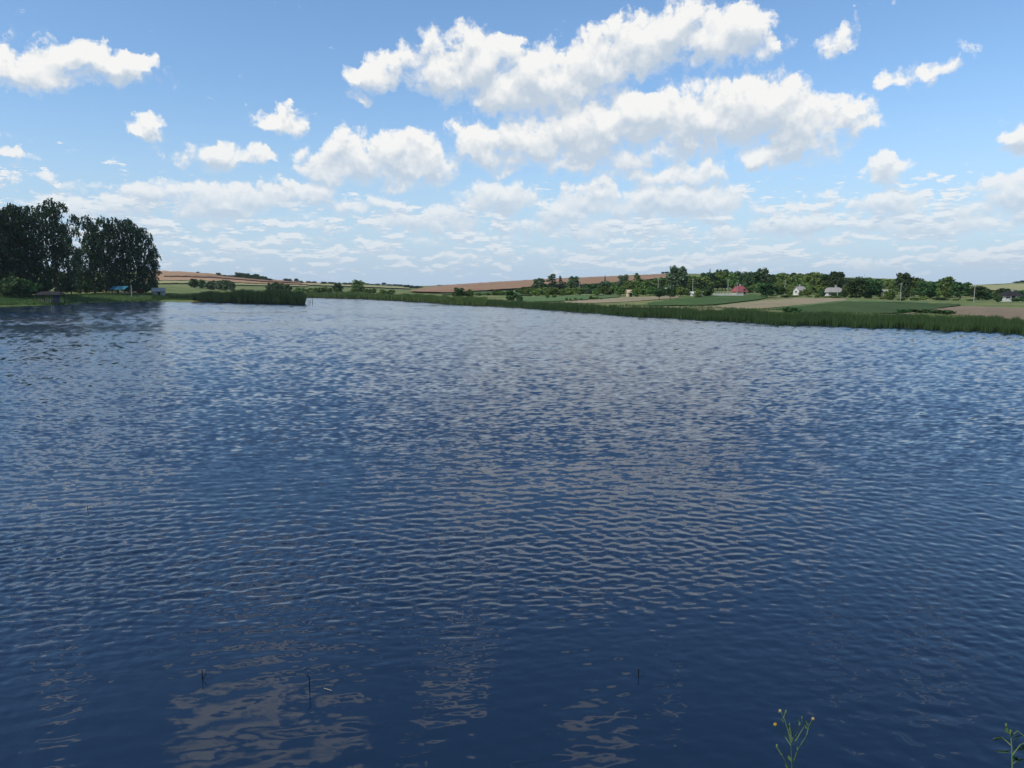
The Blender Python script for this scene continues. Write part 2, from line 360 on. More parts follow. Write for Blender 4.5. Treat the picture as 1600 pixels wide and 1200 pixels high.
patch('crop_field', M_LGREEN, [(1205,483),(1250,477.5),(1320,470.8),(1420,471.5),(1450,473)], [(1205,484.5),(1250,480),(1320,472.3),(1420,473.6),(1450,474.8)], 'narrow lighter green strip above the dark green crop field', .15)
patch('dirt_path', M_TAN, [(1010,481.6),(1060,483.2),(1120,486.3),(1200,486),(1225,488.3),(1320,491.3),(1400,491.4),(1440,488)], [(1010,482.4),(1060,484),(1120,487.2),(1200,487),(1225,489.2),(1320,492.3),(1400,492.4),(1440,488.9)], 'thin pale earth track behind the right reed belt', .08)
patch('weedy_strip', M_YEL, [(832,463),(880,461.2),(960,460)], [(832,464.6),(880,462),(960,460.8)], 'pale dry grass strip at the foot of the village wood', .1)
patch('stubble_field', M_RED, [(255,433),(330,432.5),(420,441),(470,443.2)], [(255,434.3),(330,436),(420,443),(470,444.5)], 'darker reddish band across the left orange field', .9)

# near bank under the camera
bx = np.linspace(-30, 30, 61); by = np.concatenate([np.linspace(-12, 0, 7), np.linspace(.4, 8.5, 26)])
X, Y = np.meshgrid(bx, by, indexing='ij')
Z = np.interp(Y, [-12, 0, .8, 5.2, 8.5], [3.2, 2.95, 2.7, .05, -1.6]) + .06*vnoise(X, Y, .9) + .02*vnoise(X, Y, .3, 2)
tag(link('bank', mesh_np('bank', np.stack([X, Y, Z], -1).reshape(-1, 3), grid_faces(61, 33), [M_SHOREG], True)),
    'grassy near bank sloping down to the water', None, None, 'structure')

# ------------------------------------------------------------------ water
def water_mat(g, p):
    P = pos(g)
    p.inputs['Base Color'].default_value = (.008, .021, .045, 1); p.inputs['IOR'].default_value = 1.333
    p.inputs['Specular IOR Level'].default_value = .5
    sx = g.n.new('ShaderNodeSeparateXYZ'); g.put(sx.inputs[0], P); yv = sx.outputs[1]
    far = g.mr(yv, 14, 90)
    gust = g.noise(g.vm('MULTIPLY', P, (.6, 1, 1)), .03, 3, .5)
    rg = g.m('MULTIPLY_ADD', far, .10, .03)
    rg = g.m('MULTIPLY_ADD', g.m('MULTIPLY', g.m('SUBTRACT', gust, .5), far), .15, rg)
    g.put(p.inputs['Roughness'], rg)
    at = g.n.new('ShaderNodeAttribute'); at.attribute_name = 'slope'
    def sl(sc, k, det, rg, ax, ay):             # slopes of one band of ripples
        c = g.noise(g.vm('MULTIPLY', P, (sc*.45, sc, 1)), 1.0, det, rg, col=True)
        return g.vm('MULTIPLY', g.vm('SUBTRACT', c, (.5, .5, .5)), (ax, ay, 0))
    fm = g.mr(yv, 9, 26); fl_ = g.mr(yv, 30, 110)
    s1 = g.vm('SCALE', sl(5.0, 0, 3, .6, .26, .38)); g.put(s1.node.inputs[3], fm)
    s2 = g.vm('SCALE', sl(.9, 0, 4, .6, .04, .07)); g.put(s2.node.inputs[3], fm)
    s3 = g.vm('SCALE', sl(.16, 0, 4, .6, .02, .06)); g.put(s3.node.inputs[3], fl_)
    fine = g.vm('SCALE', sl(9.0, 0, 3, .55, .09, .11)); g.put(fine.node.inputs[3], g.mr(yv, 6.5, 12, .25, 1))
    tot = g.vm('ADD', g.vm('ADD', at.outputs['Vector'], s1), g.vm('ADD', s2, g.vm('ADD', s3, fine)))
    nrm = g.vm('NORMALIZE', g.vm('SUBTRACT', (0, 0, 1), tot))
    g.put(p.inputs['Normal'], nrm)
M_WATER = mat('lake_water', water_mat, .05)
uf = np.concatenate([np.linspace(-5, -.80, 20)[:-1], np.linspace(-.80, .80, 760), np.linspace(.80, 5, 20)[1:]])
pyr = np.concatenate([np.arange(1260, 470, -1.15)]); Dn = -CAM_H/elev(pyr)
Dn = np.concatenate([np.linspace(2.5, Dn[0], 6)[:-1], Dn, np.geomspace(Dn[-1]*1.02, 2000, 60)])
u2, d2 = np.meshgrid(uf, Dn, indexing='ij'); x2 = u2*d2; y2 = d2
dD = np.gradient(Dn); dDg = np.broadcast_to(dD, x2.shape)
z2 = np.zeros_like(x2)
rw = np.random.RandomState(5)
gust = .5+.5*vnoise(x2, y2*1.6, 5.0, 1)                      # patches of calmer and rougher water
pxg = 800+u2*F/CP
calm = smooth01((y2-6.5)/5.5)*.55+.45
leftcalm = np.exp(-((pxg-300)/230)**2)*np.exp(-((y2-7.0)/2.6)**2)
NW = 110
for i in range(NW):
    lam = .10*(1.9/.10)**((i+rw.rand())/NW); k = TAU/lam
    dirn = rw.normal(0, .46 if lam > .3 else .75)+.10; kx, ky = k*math.sin(dirn), k*math.cos(dirn)
    slope = .0265*math.exp(-((math.log(lam/.16))/1.0)**2)*(1+.3*rw.randn()); amp = slope/k
    ph = rw.rand()*TAU; wobx = rw.normal(0, .12)
    fade = smooth01((lam/np.maximum(dDg, 1e-4)-3)/4)
    m_ = (.40+.95*gust)*calm
    if lam < .26: m_ = m_*(.25+.75*smooth01((y2-6.5)/6))
    if lam < .45: m_ = m_*(1-.85*leftcalm)
    else: m_ = m_*(1+.9*leftcalm)
    phs = kx*x2+ky*y2+ph+1.0*np.sin(x2*.35*(1+wobx)+y2*.22+i)+.9*np.sin(x2*(1.1+wobx)-y2*.8+2*i)
    s_ = np.sin(phs); z2 += amp*m_*fade*(s_+.22*np.cos(2*phs))
def fnoise(sh, ku, kv, seed):                      # smooth random field on the water grid
    r = np.random.RandomState(seed).normal(size=sh)
    for k, ax in ((ku, 0), (kv, 1)):
        q = np.arange(-3*max(k,1), 3*max(k,1)+1); w_ = np.exp(-.5*(q/max(k, .5))**2); w_ /= w_.sum()
        r = np.apply_along_axis(lambda a: np.convolve(a, w_, 'same'), ax, r)
    return r/r.std()
far_ = smooth01((y2-10)/15)
Vw = np.stack([x2, y2, z2], -1).reshape(-1, 3)
water_me = mesh_np('lake_water', Vw, grid_faces(len(uf), len(Dn)), [M_WATER], True)
# beyond some metres the ripples are finer than the mesh: their slopes are stored per point
gx = np.gradient(z2, axis=0)/np.gradient(x2, axis=0); gy = np.gradient(z2, axis=1)/np.gradient(y2, axis=1)
sl = .95*fnoise(x2.shape, 1.0, 0, 1)+.22*fnoise(x2.shape, 3.0, .6, 2)+.12*fnoise(x2.shape, 9, 2, 3)
slick = smooth01((vnoise(x2, y2*2.4, 42, 6)-.30)/.35)*smooth01((y2-40)/50)
rough_ = (.55+.6*gust)
gx = gx+far_*.04*fnoise(x2.shape, 1.5, .5, 4); gy = gy+far_*((.070-.020*smooth01((y2-30)/80))*(1-.75*slick)+.041*sl*rough_*(1-.45*smooth01((y2-25)/110))*(1-.6*slick))
sv = np.stack([gx, gy, 0*gx], -1).reshape(-1, 3).astype(np.float32)
at_ = water_me.attributes.new('slope', 'FLOAT_VECTOR', 'POINT'); at_.data.foreach_set('vector', sv.ravel())
tag(link('lake_water', water_me),
    'wide rippled blue lake reflecting sky and clouds', None, None, 'structure')

# ------------------------------------------------------------------ vegetation materials
def leaf_mat(name, dark, light, trans=.25, spread=.25):
    def b(g, p):
        r = island(g); o = objrand(g)
        c = g.mix(r, dark, light)
        hs = g.n.new('ShaderNodeHueSaturation'); g.put(hs.inputs['Color'], c)
        g.put(hs.inputs['Hue'], g.m('MULTIPLY_ADD', o, .05, .475)); g.put(hs.inputs['Value'], g.m('MULTIPLY_ADD', o, spread*2, 1-spread))
        g.put(p.inputs['Base Color'], hs.outputs[0]); p.inputs['Roughness'].default_value = .6
        tr = g.n.new('ShaderNodeBsdfTranslucent'); g.put(tr.inputs[0], hs.outputs[0])
        mx = g.n.new('ShaderNodeMixShader'); mx.inputs[0].default_value = trans
        out = [n for n in g.n if n.type == 'OUTPUT_MATERIAL'][0]
        g.l.new(p.outputs[0], mx.inputs[1]); g.l.new(tr.outputs[0], mx.inputs[2]); g.l.new(mx.outputs[0], out.inputs[0])
    return mat(name, b, .6)
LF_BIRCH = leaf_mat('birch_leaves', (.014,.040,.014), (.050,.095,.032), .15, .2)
LF_MID = leaf_mat('broad_leaves', (.065,.125,.025), (.19,.27,.065))
LF_YEL = leaf_mat('yellow_green_leaves', (.10,.155,.03), (.22,.27,.07))
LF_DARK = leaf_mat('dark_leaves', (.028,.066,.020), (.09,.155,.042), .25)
LF_SPRUCE = leaf_mat('spruce_needles', (.008,.022,.014), (.022,.048,.026), .05)
LF_GREY = leaf_mat('grey_willow_leaves', (.06,.10,.04), (.15,.20,.095))
M_BARK = simple('grey_brown_bark', (.10,.08,.06)); M_PALEBARK = simple('pale_birch_bark', (.42,.40,.36), var=.35, scale=1.2)
def reed_mat(name, base, lo, hi, f0=.12, f1=.42):
    def b(g, p):
        at = g.n.new('ShaderNodeAttribute'); at.attribute_name = 'h'; f = at.outputs['Fac']
        top = g.mix(island(g), lo, hi)
        stem = g.mix(island(g), base, tuple(x*.5 for x in base))
        g.put(p.inputs['Base Color'], g.mix(g.mr(f, f0, f1), stem, top))
        g.put(p.inputs['Roughness'], .7)
    return mat(name, b, .7)
RD_SHADED = reed_mat('shaded_reed_blades', (.13,.135,.10), (.018,.045,.013), (.065,.11,.03), .03, .26)  # cloud shadow on the near shore put into darker blade greens
RD_LEFT = reed_mat('tall_dark_reed_blades', (.022,.034,.012), (.014,.036,.012), (.045,.085,.024))  # left bed carries the same near-shore cloud shade in its colour
RD_LIT = reed_mat('sunlit_reed_blades', (.10,.11,.05), (.045,.085,.018), (.13,.19,.05))  # sunlit version of the reed colour, for the far shore

# ------------------------------------------------------------------ reeds
def blades(name, m, P, hgt, wid, label, cat, kindstuff=True, lean=.18):
    n = len(P); h = hgt*(.70+.36*RS.rand(n)**.8); a = RS.rand(n)*TAU; wx, wy = np.cos(a)*wid/2, np.sin(a)*wid/2
    lx, ly = RS.normal(0, lean, n)*h, RS.normal(0, lean, n)*h
    V = np.zeros((n, 5, 3)); V[:, 0] = P; V[:, 1] = P
    V[:, 0, 0] -= wx*.6; V[:, 0, 1] -= wy*.6; V[:, 1, 0] += wx*.6; V[:, 1, 1] += wy*.6
    mid = P+np.stack([lx*.3, ly*.3, h*.55], 1)
    V[:, 2] = mid; V[:, 3] = mid; V[:, 2, 0] += wx; V[:, 2, 1] += wy; V[:, 3, 0] -= wx; V[:, 3, 1] -= wy
    V[:, 4] = P+np.stack([lx, ly, h], 1)
    b_ = np.arange(n)*5
    T = np.concatenate([np.stack([b_, b_+1, b_+2], 1), np.stack([b_, b_+2, b_+3], 1), np.stack([b_+3, b_+2, b_+4], 1)])
    me = mesh_np(name, V.reshape(-1, 3), T, [m])
    at = me.attributes.new('h', 'FLOAT', 'POINT'); at.data.foreach_set('value', np.tile(np.array([0, 0, .55, .55, 1.], np.float32), n))
    return tag(link(name, me), label, cat, None, 'stuff')
def shore_pts(n, p0, p1, s0, s1, pw=1.0, front=None):
    px = p0+(p1-p0)*RS.rand(n)**pw; s = s0+(s1-s0)*RS.rand(n)
    D_ = (shore(px) if front is None else interp(px, front))+s+1.2*np.sin(px*.05)+.7*np.sin(px*.21+1)
    x = (px-800)/F*(D_*CP+CAM_H*SP); return np.stack([x, D_, np.maximum(H(x, D_), -.25)-.02], 1), px
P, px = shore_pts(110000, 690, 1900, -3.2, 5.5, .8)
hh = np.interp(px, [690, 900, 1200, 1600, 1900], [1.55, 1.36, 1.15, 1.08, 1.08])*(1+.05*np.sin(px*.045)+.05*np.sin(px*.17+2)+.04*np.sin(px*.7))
blades('reed_bed', RD_SHADED, P, hh, .032, 'dark green cattail belt along the right shore in front of the fields', 'reeds', lean=.07)
P, px = shore_pts(26000, 430, 760, -3.5, 10)
hh = np.interp(px, [430, 640, 700, 760], [2.3, 2.2, 1.9, 1.5])*(1+.12*np.sin(px*.06)+.08*np.sin(px*.3))
blades('reed_bed', RD_LIT, P, hh, .10, 'brighter green reed belt along the far shore of the narrow inlet', 'reeds')
PF = [(200,270),(250,264),(350,240),(400,227),(476,208)]
P, px = shore_pts(52000, 262, 476, -3.5, 18, .62, PF)
kz = P[:, 1]-interp(px, PF); keep = (px > 300) | (kz > 9)
hh = np.interp(px, [262, 320, 400, 460, 476], [1.6, 2.7, 3.4, 3.3, 2.9])*(1+.10*np.sin(px*.12)+.07*np.sin(px*.5))
blades('reed_bed', RD_LEFT, P[keep], hh[keep], .07, 'tall dark reed tongue jutting into the lake from the left bank', 'reeds')
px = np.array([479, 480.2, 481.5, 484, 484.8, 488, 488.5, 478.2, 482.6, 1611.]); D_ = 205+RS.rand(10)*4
blades('reed_tuft', RD_SHADED, np.stack([(px-800)/F*(D_*CP+CAM_H*SP), D_, -.05+0*px], 1)[:9], 2.2*np.ones(9), .09, 'few thin reed stalks standing in open water off the reed tip', 'reeds', lean=.06)
P_, px_ = shore_pts(9000, 238, 345, -1.5, 12, 1.0, PF)
blades('grass', leaf_mat('tongue_grass_blades', (.03,.07,.014), (.07,.12,.028), .2), P_, .55*np.ones(len(P_)), .08, 'low green grass at the root of the reed tongue by the small pale shed', 'grass', lean=.35)
P, px = shore_pts(30000, -60, 330, -.4, 26, 1.0)
blades('grass', M_SHOREG and leaf_mat('bank_grass_blades', (.03,.07,.014), (.08,.13,.03), .2), P, .28*np.ones(len(P))*(1+.9*(np.abs(P[:, 1]-shore(px)) < 1.5)), .09, 'short green grass covering the left bank down to the water', 'grass', lean=.35)
px = 640+1200*RS.rand(26000); s = 6+30*RS.rand(26000)**1.4; D_ = shore(px)+s; x = (px-800)/F*(D_*CP+CAM_H*SP)
kk = (vnoise(x, D_, 9, 4) > .1) | (s < 9)
blades('grass', leaf_mat('meadow_grass_blades', (.04,.085,.02), (.13,.16,.05), .2), np.stack([x, D_, H(x, D_)], 1)[kk], .45*np.ones(kk.sum()), .10, 'rough grass and weeds on the strip behind the right reed belt', 'grass', lean=.35)

# ------------------------------------------------------------------ trees
def tube(pts, rads, n=6):
    V, Fc = [], []; pts = [np.array(p, float) for p in pts]
    for i, (p, r) in enumerate(zip(pts, rads)):
        d = pts[min(i+1, len(pts)-1)]-pts[max(i-1, 0)]; d /= np.linalg.norm(d)
        a = np.cross(d, [0.13, .98, .05]); a /= np.linalg.norm(a); b = np.cross(d, a)
        for k in range(n):
            t = TAU*k/n; V.append(p+r*(a*math.cos(t)+b*math.sin(t)))
    for i in range(len(pts)-1):
        for k in range(n):
            Fc.append((i*n+k, i*n+(k+1) % n, (i+1)*n+(k+1) % n, (i+1)*n+k))
    Fc.append(tuple(range(n))[::-1]); Fc.append(tuple(range((len(pts)-1)*n, len(pts)*n)))
    return V, Fc
def join(parts):
    V, Fc = [], []
    for v, f in parts:
        o = len(V); V += list(v); Fc += [tuple(o+i for i in q) for q in f]
    return V, Fc
def leaves(C, size, rs, hang=0.0):
    n = len(C); a = rs.normal(size=(n, 3)); a[:, 2] *= (1-.5*hang); a /= np.linalg.norm(a, axis=1)[:, None]
    b = np.cross(a, rs.normal(size=(n, 3))); b /= np.linalg.norm(b, axis=1)[:, None]
    if hang > 0: b = b*(1-hang)+np.array([0, 0, -1.])*hang; 
    s = (size*(.6+.8*rs.rand(n)))[:, None]
    V = np.stack([C-a*s*.5, C+b*s*.75-a*s*.15, C+a*s*.5+b*s*.2, C-b*s*.6+a*s*.1], 1)
    return V.reshape(-1, 3), np.arange(n*4).reshape(n, 4)
def proto(kind, seed):                        # crown and trunk of a tree one unit wide scaled to real metres
    rs = np.random.RandomState(seed)
    if kind == 'birch':
        Ht, Wd = 22., 5.0; lobes = []
        for i in range(30):
            t = (i+rs.rand())/30; z = 1.9+t**.9*16.6; rad = Wd*(.45+.62*math.sin(math.pi*min(1, (t*.70+.14)))**.8)*(.5+.8*rs.rand())
            a = i*2.4+rs.rand(); q = rs.rand()**.6
            lobes.append((math.cos(a)*rad*q*.75, math.sin(a)*rad*q*.75, z, (1.4+1.2*rs.rand())*(1.15-.35*t), 1.2+1.0*rs.rand()))
        C = []
        for (x, y, z, r, rz) in lobes:
            for k in range(14):
                d = rs.normal(size=3); d /= np.linalg.norm(d); d[2] = abs(d[2])*.9
                p0 = np.array([x, y, z])+d*np.array([r, r, rz])*(.6+.4*rs.rand()); ln = (.5+1.7*rs.rand()**1.5)
                m_ = int(5+ln*5)
                for j in range(m_):
                    t = j/m_; C.append(p0+np.array([d[0]*.5*t+rs.normal(0, .1), d[1]*.5*t+rs.normal(0, .1), -ln*t+.1*rs.rand()]))
            for k in range(70):
                d = rs.normal(size=3); d /= np.linalg.norm(d); C.append(np.array([x, y, z])+d*np.array([r, r, rz])*rs.rand()**.4)
            V, Fc = leaves(np.array(C), .40, rs, .30); tr = [tube([(0, 0, -.4), (.1, 0, 5), (.2, .1, 9), (.1, .1, 14), (0, 0, 17.2)], [.26, .2, .15, .09, .02], 7)]
        for (x, y, z, r, rz) in lobes[::1]:
            b0 = max(1.8, z-2.8); tr.append(tube([(.1, 0, b0), (x*.5, y*.5, z-.6), (x, y, z+.2)], [.07, .045, .015], 4))
        return Ht, 2*Wd, V, Fc, join(tr)
    if kind == 'spruce':
        Ht, Wd = 14., 2.3; C = []
        for i in range(22):
            z = 1.2+i*.57; r = Wd*(1-z/14.2)+.15
            for k in range(9):
                a = rs.rand()*TAU; ln = r*(.75+.35*rs.rand())
                for t in np.linspace(.15, 1, max(3, int(ln*4))): C.append((math.cos(a)*ln*t+rs.normal(0, .05), math.sin(a)*ln*t+rs.normal(0, .05), z-.35*t*ln*.6+rs.normal(0, .08)))
        for t in rs.rand(8): C.append((0, 0, 12.8+1.2*t))
        V, Fc = leaves(np.array(C), .42, rs, .2)
        return Ht, 2*Wd, V, Fc, tube([(0, 0, -.3), (0, 0, 7), (0, 0, 13.5)], [.2, .12, .02], 6)
    if kind == 'poplar':
        Ht, Wd = 15., 2.6; nl, zs, ze, leafn, size = 20, 1.8, 13.2, 66, .62
    elif kind == 'bush':
        Ht, Wd = 3., 1.9; nl, zs, ze, leafn, size = 11, .4, 2.1, 66, .36
    elif kind == 'orchard':
        Ht, Wd = 5.5, 2.9; nl, zs, ze, leafn, size = 14, 1.6, 4.3, 64, .44
    else:
        Ht, Wd = 10., 4.4; nl, zs, ze, leafn, size = 24, 1.9, 8.3, 74, .62
    lobes = []; C = []; tr = []
    for i in range(nl):
        t = (i+rs.rand()*.8)/nl; z = zs+(ze-zs)*t; env = math.sin(math.pi*(.22+.62*t))**.7
        a = i*2.4+rs.rand()*1.2; q = (.35+.65*rs.rand()); rr = Wd*env*.72*q
        r = Wd*(.26+.20*rs.rand())*(1.1-.35*t); lobes.append((math.cos(a)*rr, math.sin(a)*rr, z, r))
    if kind == 'bush': lobes.append((0, 0, .9, 1.2))
    top = max(l[2]+l[3] for l in lobes); sc = Ht/top
    for (x, y, z, r) in lobes:
        z *= sc
        for k in range(leafn):
            d = rs.normal(size=3); d /= np.linalg.norm(d)
            if d[2] < -.3: d[2] *= .5
            C.append(np.array([x, y, z])+d*np.array([r, r, r*.8])*(.55+.5*rs.rand()**.6+(.35 if rs.rand() < .06 else 0)))
        tr.append(tube([(0, 0, max(.1, z*.45)), (x*.5, y*.5, z*.8), (x, y, z+.3*r)], [.02*Ht/2.4, .01*Ht/2, .012], 4))
    C = np.array(C); C[:, 2] = np.maximum(C[:, 2], .06)
    V, Fc = leaves(C, size, rs, .1)
    tr.append(tube([(0, 0, -.3), (.03*Ht/10, 0, Ht*.3), (0, 0, Ht*.72)], [.022*Ht, .016*Ht, .006*Ht], 6))
    return Ht, 2*Wd, V, Fc, join(tr)
PROTO = {}
for kind, ns in (('birch', 4), ('spruce', 2), ('poplar', 2), ('bush', 4), ('orchard', 3), ('broad', 5)):
    for i in range(ns):
        p_ = proto(kind, 100+i*7+len(kind)); v_ = np.asarray(p_[2])
        ex = .5*(np.percentile(v_[:, 0], 98)-np.percentile(v_[:, 0], 2)+np.percentile(v_[:, 1], 98)-np.percentile(v_[:, 1], 2))
        PROTO[kind, i] = (np.percentile(v_[:, 2], 99.7), ex)+tuple(p_[2:])
MESH = {}
def crown_mesh(kind, i, m):
    k = (kind, i, m.name)
    if k not in MESH: MESH[k] = mesh_np('crown', PROTO[kind, i][2], PROTO[kind, i][3], [m])
    return MESH[k]
def trunk_mesh(kind, i, m):
    k = (kind, i, m.name, 't')
    if k not in MESH: MESH[k] = mesh_np('trunk', PROTO[kind, i][4][0], PROTO[kind, i][4][1], [m], True)
    return MESH[k]
CNT = {'birch': 4, 'spruce': 2, 'poplar': 2, 'bush': 4, 'orchard': 3, 'broad': 5}
rt = random.Random(3)
def tree(kind, px, D, top, wpx, m, label, group=None, name=None, i=None, bark=None, sink=0.0):
    i = rt.randrange(CNT[kind]) if i is None else i
    b = gp(px, D); h = max(.6, zat(top, D)-b[2]); wd = wpx*D/F
    Ht, W = PROTO[kind, i][:2]
    nm = name or {'birch': 'birch_tree', 'spruce': 'spruce_tree', 'poplar': 'poplar_tree', 'bush': 'bush', 'orchard': 'fruit_tree', 'broad': 'leafy_tree'}[kind]
    t = empty(nm, (b[0], b[1], b[2]-sink), rt.random()*TAU); t.scale = (wd/W*1.05, wd/W*1.05, (h+sink)/Ht)
    tag(t, label, 'bush' if kind == 'bush' else 'tree', group)
    link('crown', crown_mesh(kind, i, m), t); link('trunk', trunk_mesh(kind, i, bark or M_BARK), t)
    return t
# birch grove on the left bank
GB = 'birches of the left bank grove'
for (px, D, top, wp, lb) in [
    (-30, 212, 322, 60, 'tall dark birch at the very left edge of the grove'),
    (8, 214, 323, 46, 'dark birch second from the left edge, beside the water'),
    (22, 232, 328, 50, 'dark birch standing behind the leftmost pair in the grove'),
    (38, 218, 322, 46, 'dark birch left of the shelter, with a ragged flat top'),
    (60, 222, 321, 42, 'dark birch rising directly above the lakeside shelter'),
    (90, 230, 312, 40, 'tallest birch of the grove with a pointed open top'),
    (112, 240, 350, 24, 'slim lower birch right of the tallest one'),
    (126, 262, 385, 22, 'small airy birch in the gap between the two clumps'),
    (148, 268, 338, 36, 'birch at the left end of the right clump'),
    (166, 285, 352, 34, 'birch behind the left end of the right clump'),
    (184, 272, 341, 36, 'birch rising above the teal-roofed pavilion'),
    (203, 276, 343, 34, 'birch right of the teal-roofed pavilion with a forked top'),
    (224, 280, 355, 32, 'birch near the right end of the grove above the brown shrub'),
    (241, 284, 388, 18, 'low drooping birch at the right tip of the grove')]:
    tree('birch', px, D, top, wp, LF_BIRCH, lb, GB, bark=M_BARK if px != 203 else M_PALEBARK)
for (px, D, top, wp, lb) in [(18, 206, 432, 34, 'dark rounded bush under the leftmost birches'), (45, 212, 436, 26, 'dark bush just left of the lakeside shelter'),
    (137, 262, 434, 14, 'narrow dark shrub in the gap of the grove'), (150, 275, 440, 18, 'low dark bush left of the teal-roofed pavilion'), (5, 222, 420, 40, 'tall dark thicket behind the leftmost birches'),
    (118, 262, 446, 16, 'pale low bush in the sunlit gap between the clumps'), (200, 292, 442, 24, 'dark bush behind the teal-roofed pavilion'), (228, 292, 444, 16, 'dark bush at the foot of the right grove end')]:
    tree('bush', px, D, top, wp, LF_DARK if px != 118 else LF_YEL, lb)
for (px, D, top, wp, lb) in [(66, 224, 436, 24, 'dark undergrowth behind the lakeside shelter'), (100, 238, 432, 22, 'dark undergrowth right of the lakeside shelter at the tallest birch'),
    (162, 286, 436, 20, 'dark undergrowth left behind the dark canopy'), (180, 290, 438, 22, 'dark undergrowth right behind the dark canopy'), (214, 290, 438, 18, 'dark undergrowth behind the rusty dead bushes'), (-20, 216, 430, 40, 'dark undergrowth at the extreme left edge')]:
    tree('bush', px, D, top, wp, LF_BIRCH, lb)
# bushes and far trees, left to centre
ORD = 'first second third fourth fifth sixth seventh eighth ninth tenth eleventh twelfth'.split()
def row(items, kind, m, label, group):
    items = sorted(items)
    for i_, (px, D, top, wp) in enumerate(items):
        tree(kind, px, D, top, wp, m, '%s from the left, %s' % (ORD[i_], label) if i_ else 'leftmost '+label, group)
tree('bush', 239, 330, 435.5, 11, LF_DARK, 'round dark bush on the slope above the small pale shed')
tree('bush', 304, 420, 435.5, 15, LF_DARK, 'dark round bush leading the hedge on the left slope')
tree('bush', 317, 420, 436.5, 10, LF_DARK, 'small dark bush second in the hedge on the left slope')
row([(327, 415, 439, 12), (336, 415, 438, 12), (345, 412, 437.5, 14), (354, 410, 437.5, 13), (362, 408, 440, 9)], 'bush', LF_GREY, 'pale green bush of the long hedge on the left slope', 'pale hedge bushes on the left slope')
row([(343, 900, 429, 9), (350, 900, 429.5, 8), (358, 900, 430, 10), (365, 900, 430, 9)], 'bush', LF_DARK, 'low dark bush on the skyline left of the hilltop copse', 'low skyline bushes left')
row([(372, 880, 425.5, 9), (379, 880, 426.5, 9), (386, 880, 427, 10), (394, 880, 429, 9), (400, 880, 428, 9), (408, 880, 431, 10), (414, 880, 432, 9), (421, 880, 435, 8)], 'broad', LF_DARK, 'tree of the dark copse on the left hilltop', 'copse trees on the left hilltop')
row([(309, 950, 424.5, 4), (322, 950, 426.5, 3), (341, 950, 426, 7)], 'broad', LF_GREY, 'tiny tree alone on the left hilltop skyline', 'tiny skyline trees left')
row([(423, 420, 442, 12), (431, 415, 441, 13), (440, 415, 442.5, 12), (449, 412, 444, 10)], 'bush', LF_DARK, 'dark bush of the clump behind the reed tongue', 'bushes behind the reed tongue')
row([(446, 1000, 435, 7), (452, 1000, 435.5, 7), (463, 1000, 435, 6), (470, 1000, 438.5, 6), (482, 1050, 439, 7), (491, 1050, 439.5, 7), (506, 1100, 440, 9), (518, 1150, 440.5, 10), (540, 1150, 441.5, 10), (549, 1150, 441.5, 9)], 'broad', LF_GREY, 'small tree on the far skyline above the inlet', 'far skyline trees above the inlet')
tree('broad', 528, 380, 441.5, 13, LF_DARK, 'small round dark tree left of the larger one beyond the inlet')
tree('broad', 560.5, 380, 437.5, 16, LF_MID, 'largest round tree beyond the far inlet shore')
row([(553, 390, 448, 9), (571, 395, 451, 8), (577, 395, 451, 7), (584, 400, 450, 7), (599, 360, 452, 12), (610, 350, 452.5, 12), (500, 400, 449, 22), (512, 410, 448.5, 20), (488, 410, 449.5, 16), (470, 420, 449.5, 16)], 'bush', LF_MID, 'low bush behind the far reed belt near the inlet', 'bushes behind the far reed belt')
row([(573, 1300, 442.5, 9), (581, 1300, 443.5, 9), (590, 1300, 443, 8), (600, 1300, 441.5, 6), (608, 1300, 444, 9), (617, 1300, 444, 9), (626, 1300, 444.5, 9), (636, 1000, 445, 10), (643, 1000, 446, 9), (651, 1000, 446.5, 8), (657, 1100, 447, 6)], 'broad', LF_DARK, 'tree of the dark line closing the valley', 'tree line closing the valley')
row([(686, 1300, 445, 5), (691, 1300, 445.5, 5), (699, 1300, 445, 4)], 'broad', LF_DARK, 'tiny tree on the crest of the ploughed hill', 'tiny trees on the ploughed hill crest')
tree('broad', 717, 262, 449.5, 16, LF_DARK, 'dark round tree standing just behind the reeds below the ploughed hill')
tree('bush', 733, 265, 452, 12, LF_MID, 'lighter bush right of the dark round tree behind the reeds')
row([(775, 330, 453, 10), (783, 330, 454, 9), (790, 330, 455, 9), (748, 330, 457, 8), (762, 330, 457, 9)], 'bush', LF_MID, 'small bush at the left end of the village hedge', 'hedge bushes left of the village')
tree('bush', 798, 218, 452.5, 14, LF_DARK, 'dark shrub behind the reeds left of the pale crop rows')
tree('bush', 812, 216, 462, 9, LF_DARK, 'low shrub right of the dark shrub behind the reeds')
row([(885, 205, 465, 4), (891, 205, 466, 4), (899, 200, 465, 6), (908, 205, 465.5, 4), (923, 215, 462, 6), (928, 215, 464, 4), (933, 215, 463, 4), (939, 215, 465, 4), (855, 250, 458, 6), (866, 255, 459, 6)], 'bush', LF_MID, 'little sapling dotted along the pale crop rows', 'saplings along the crop rows')
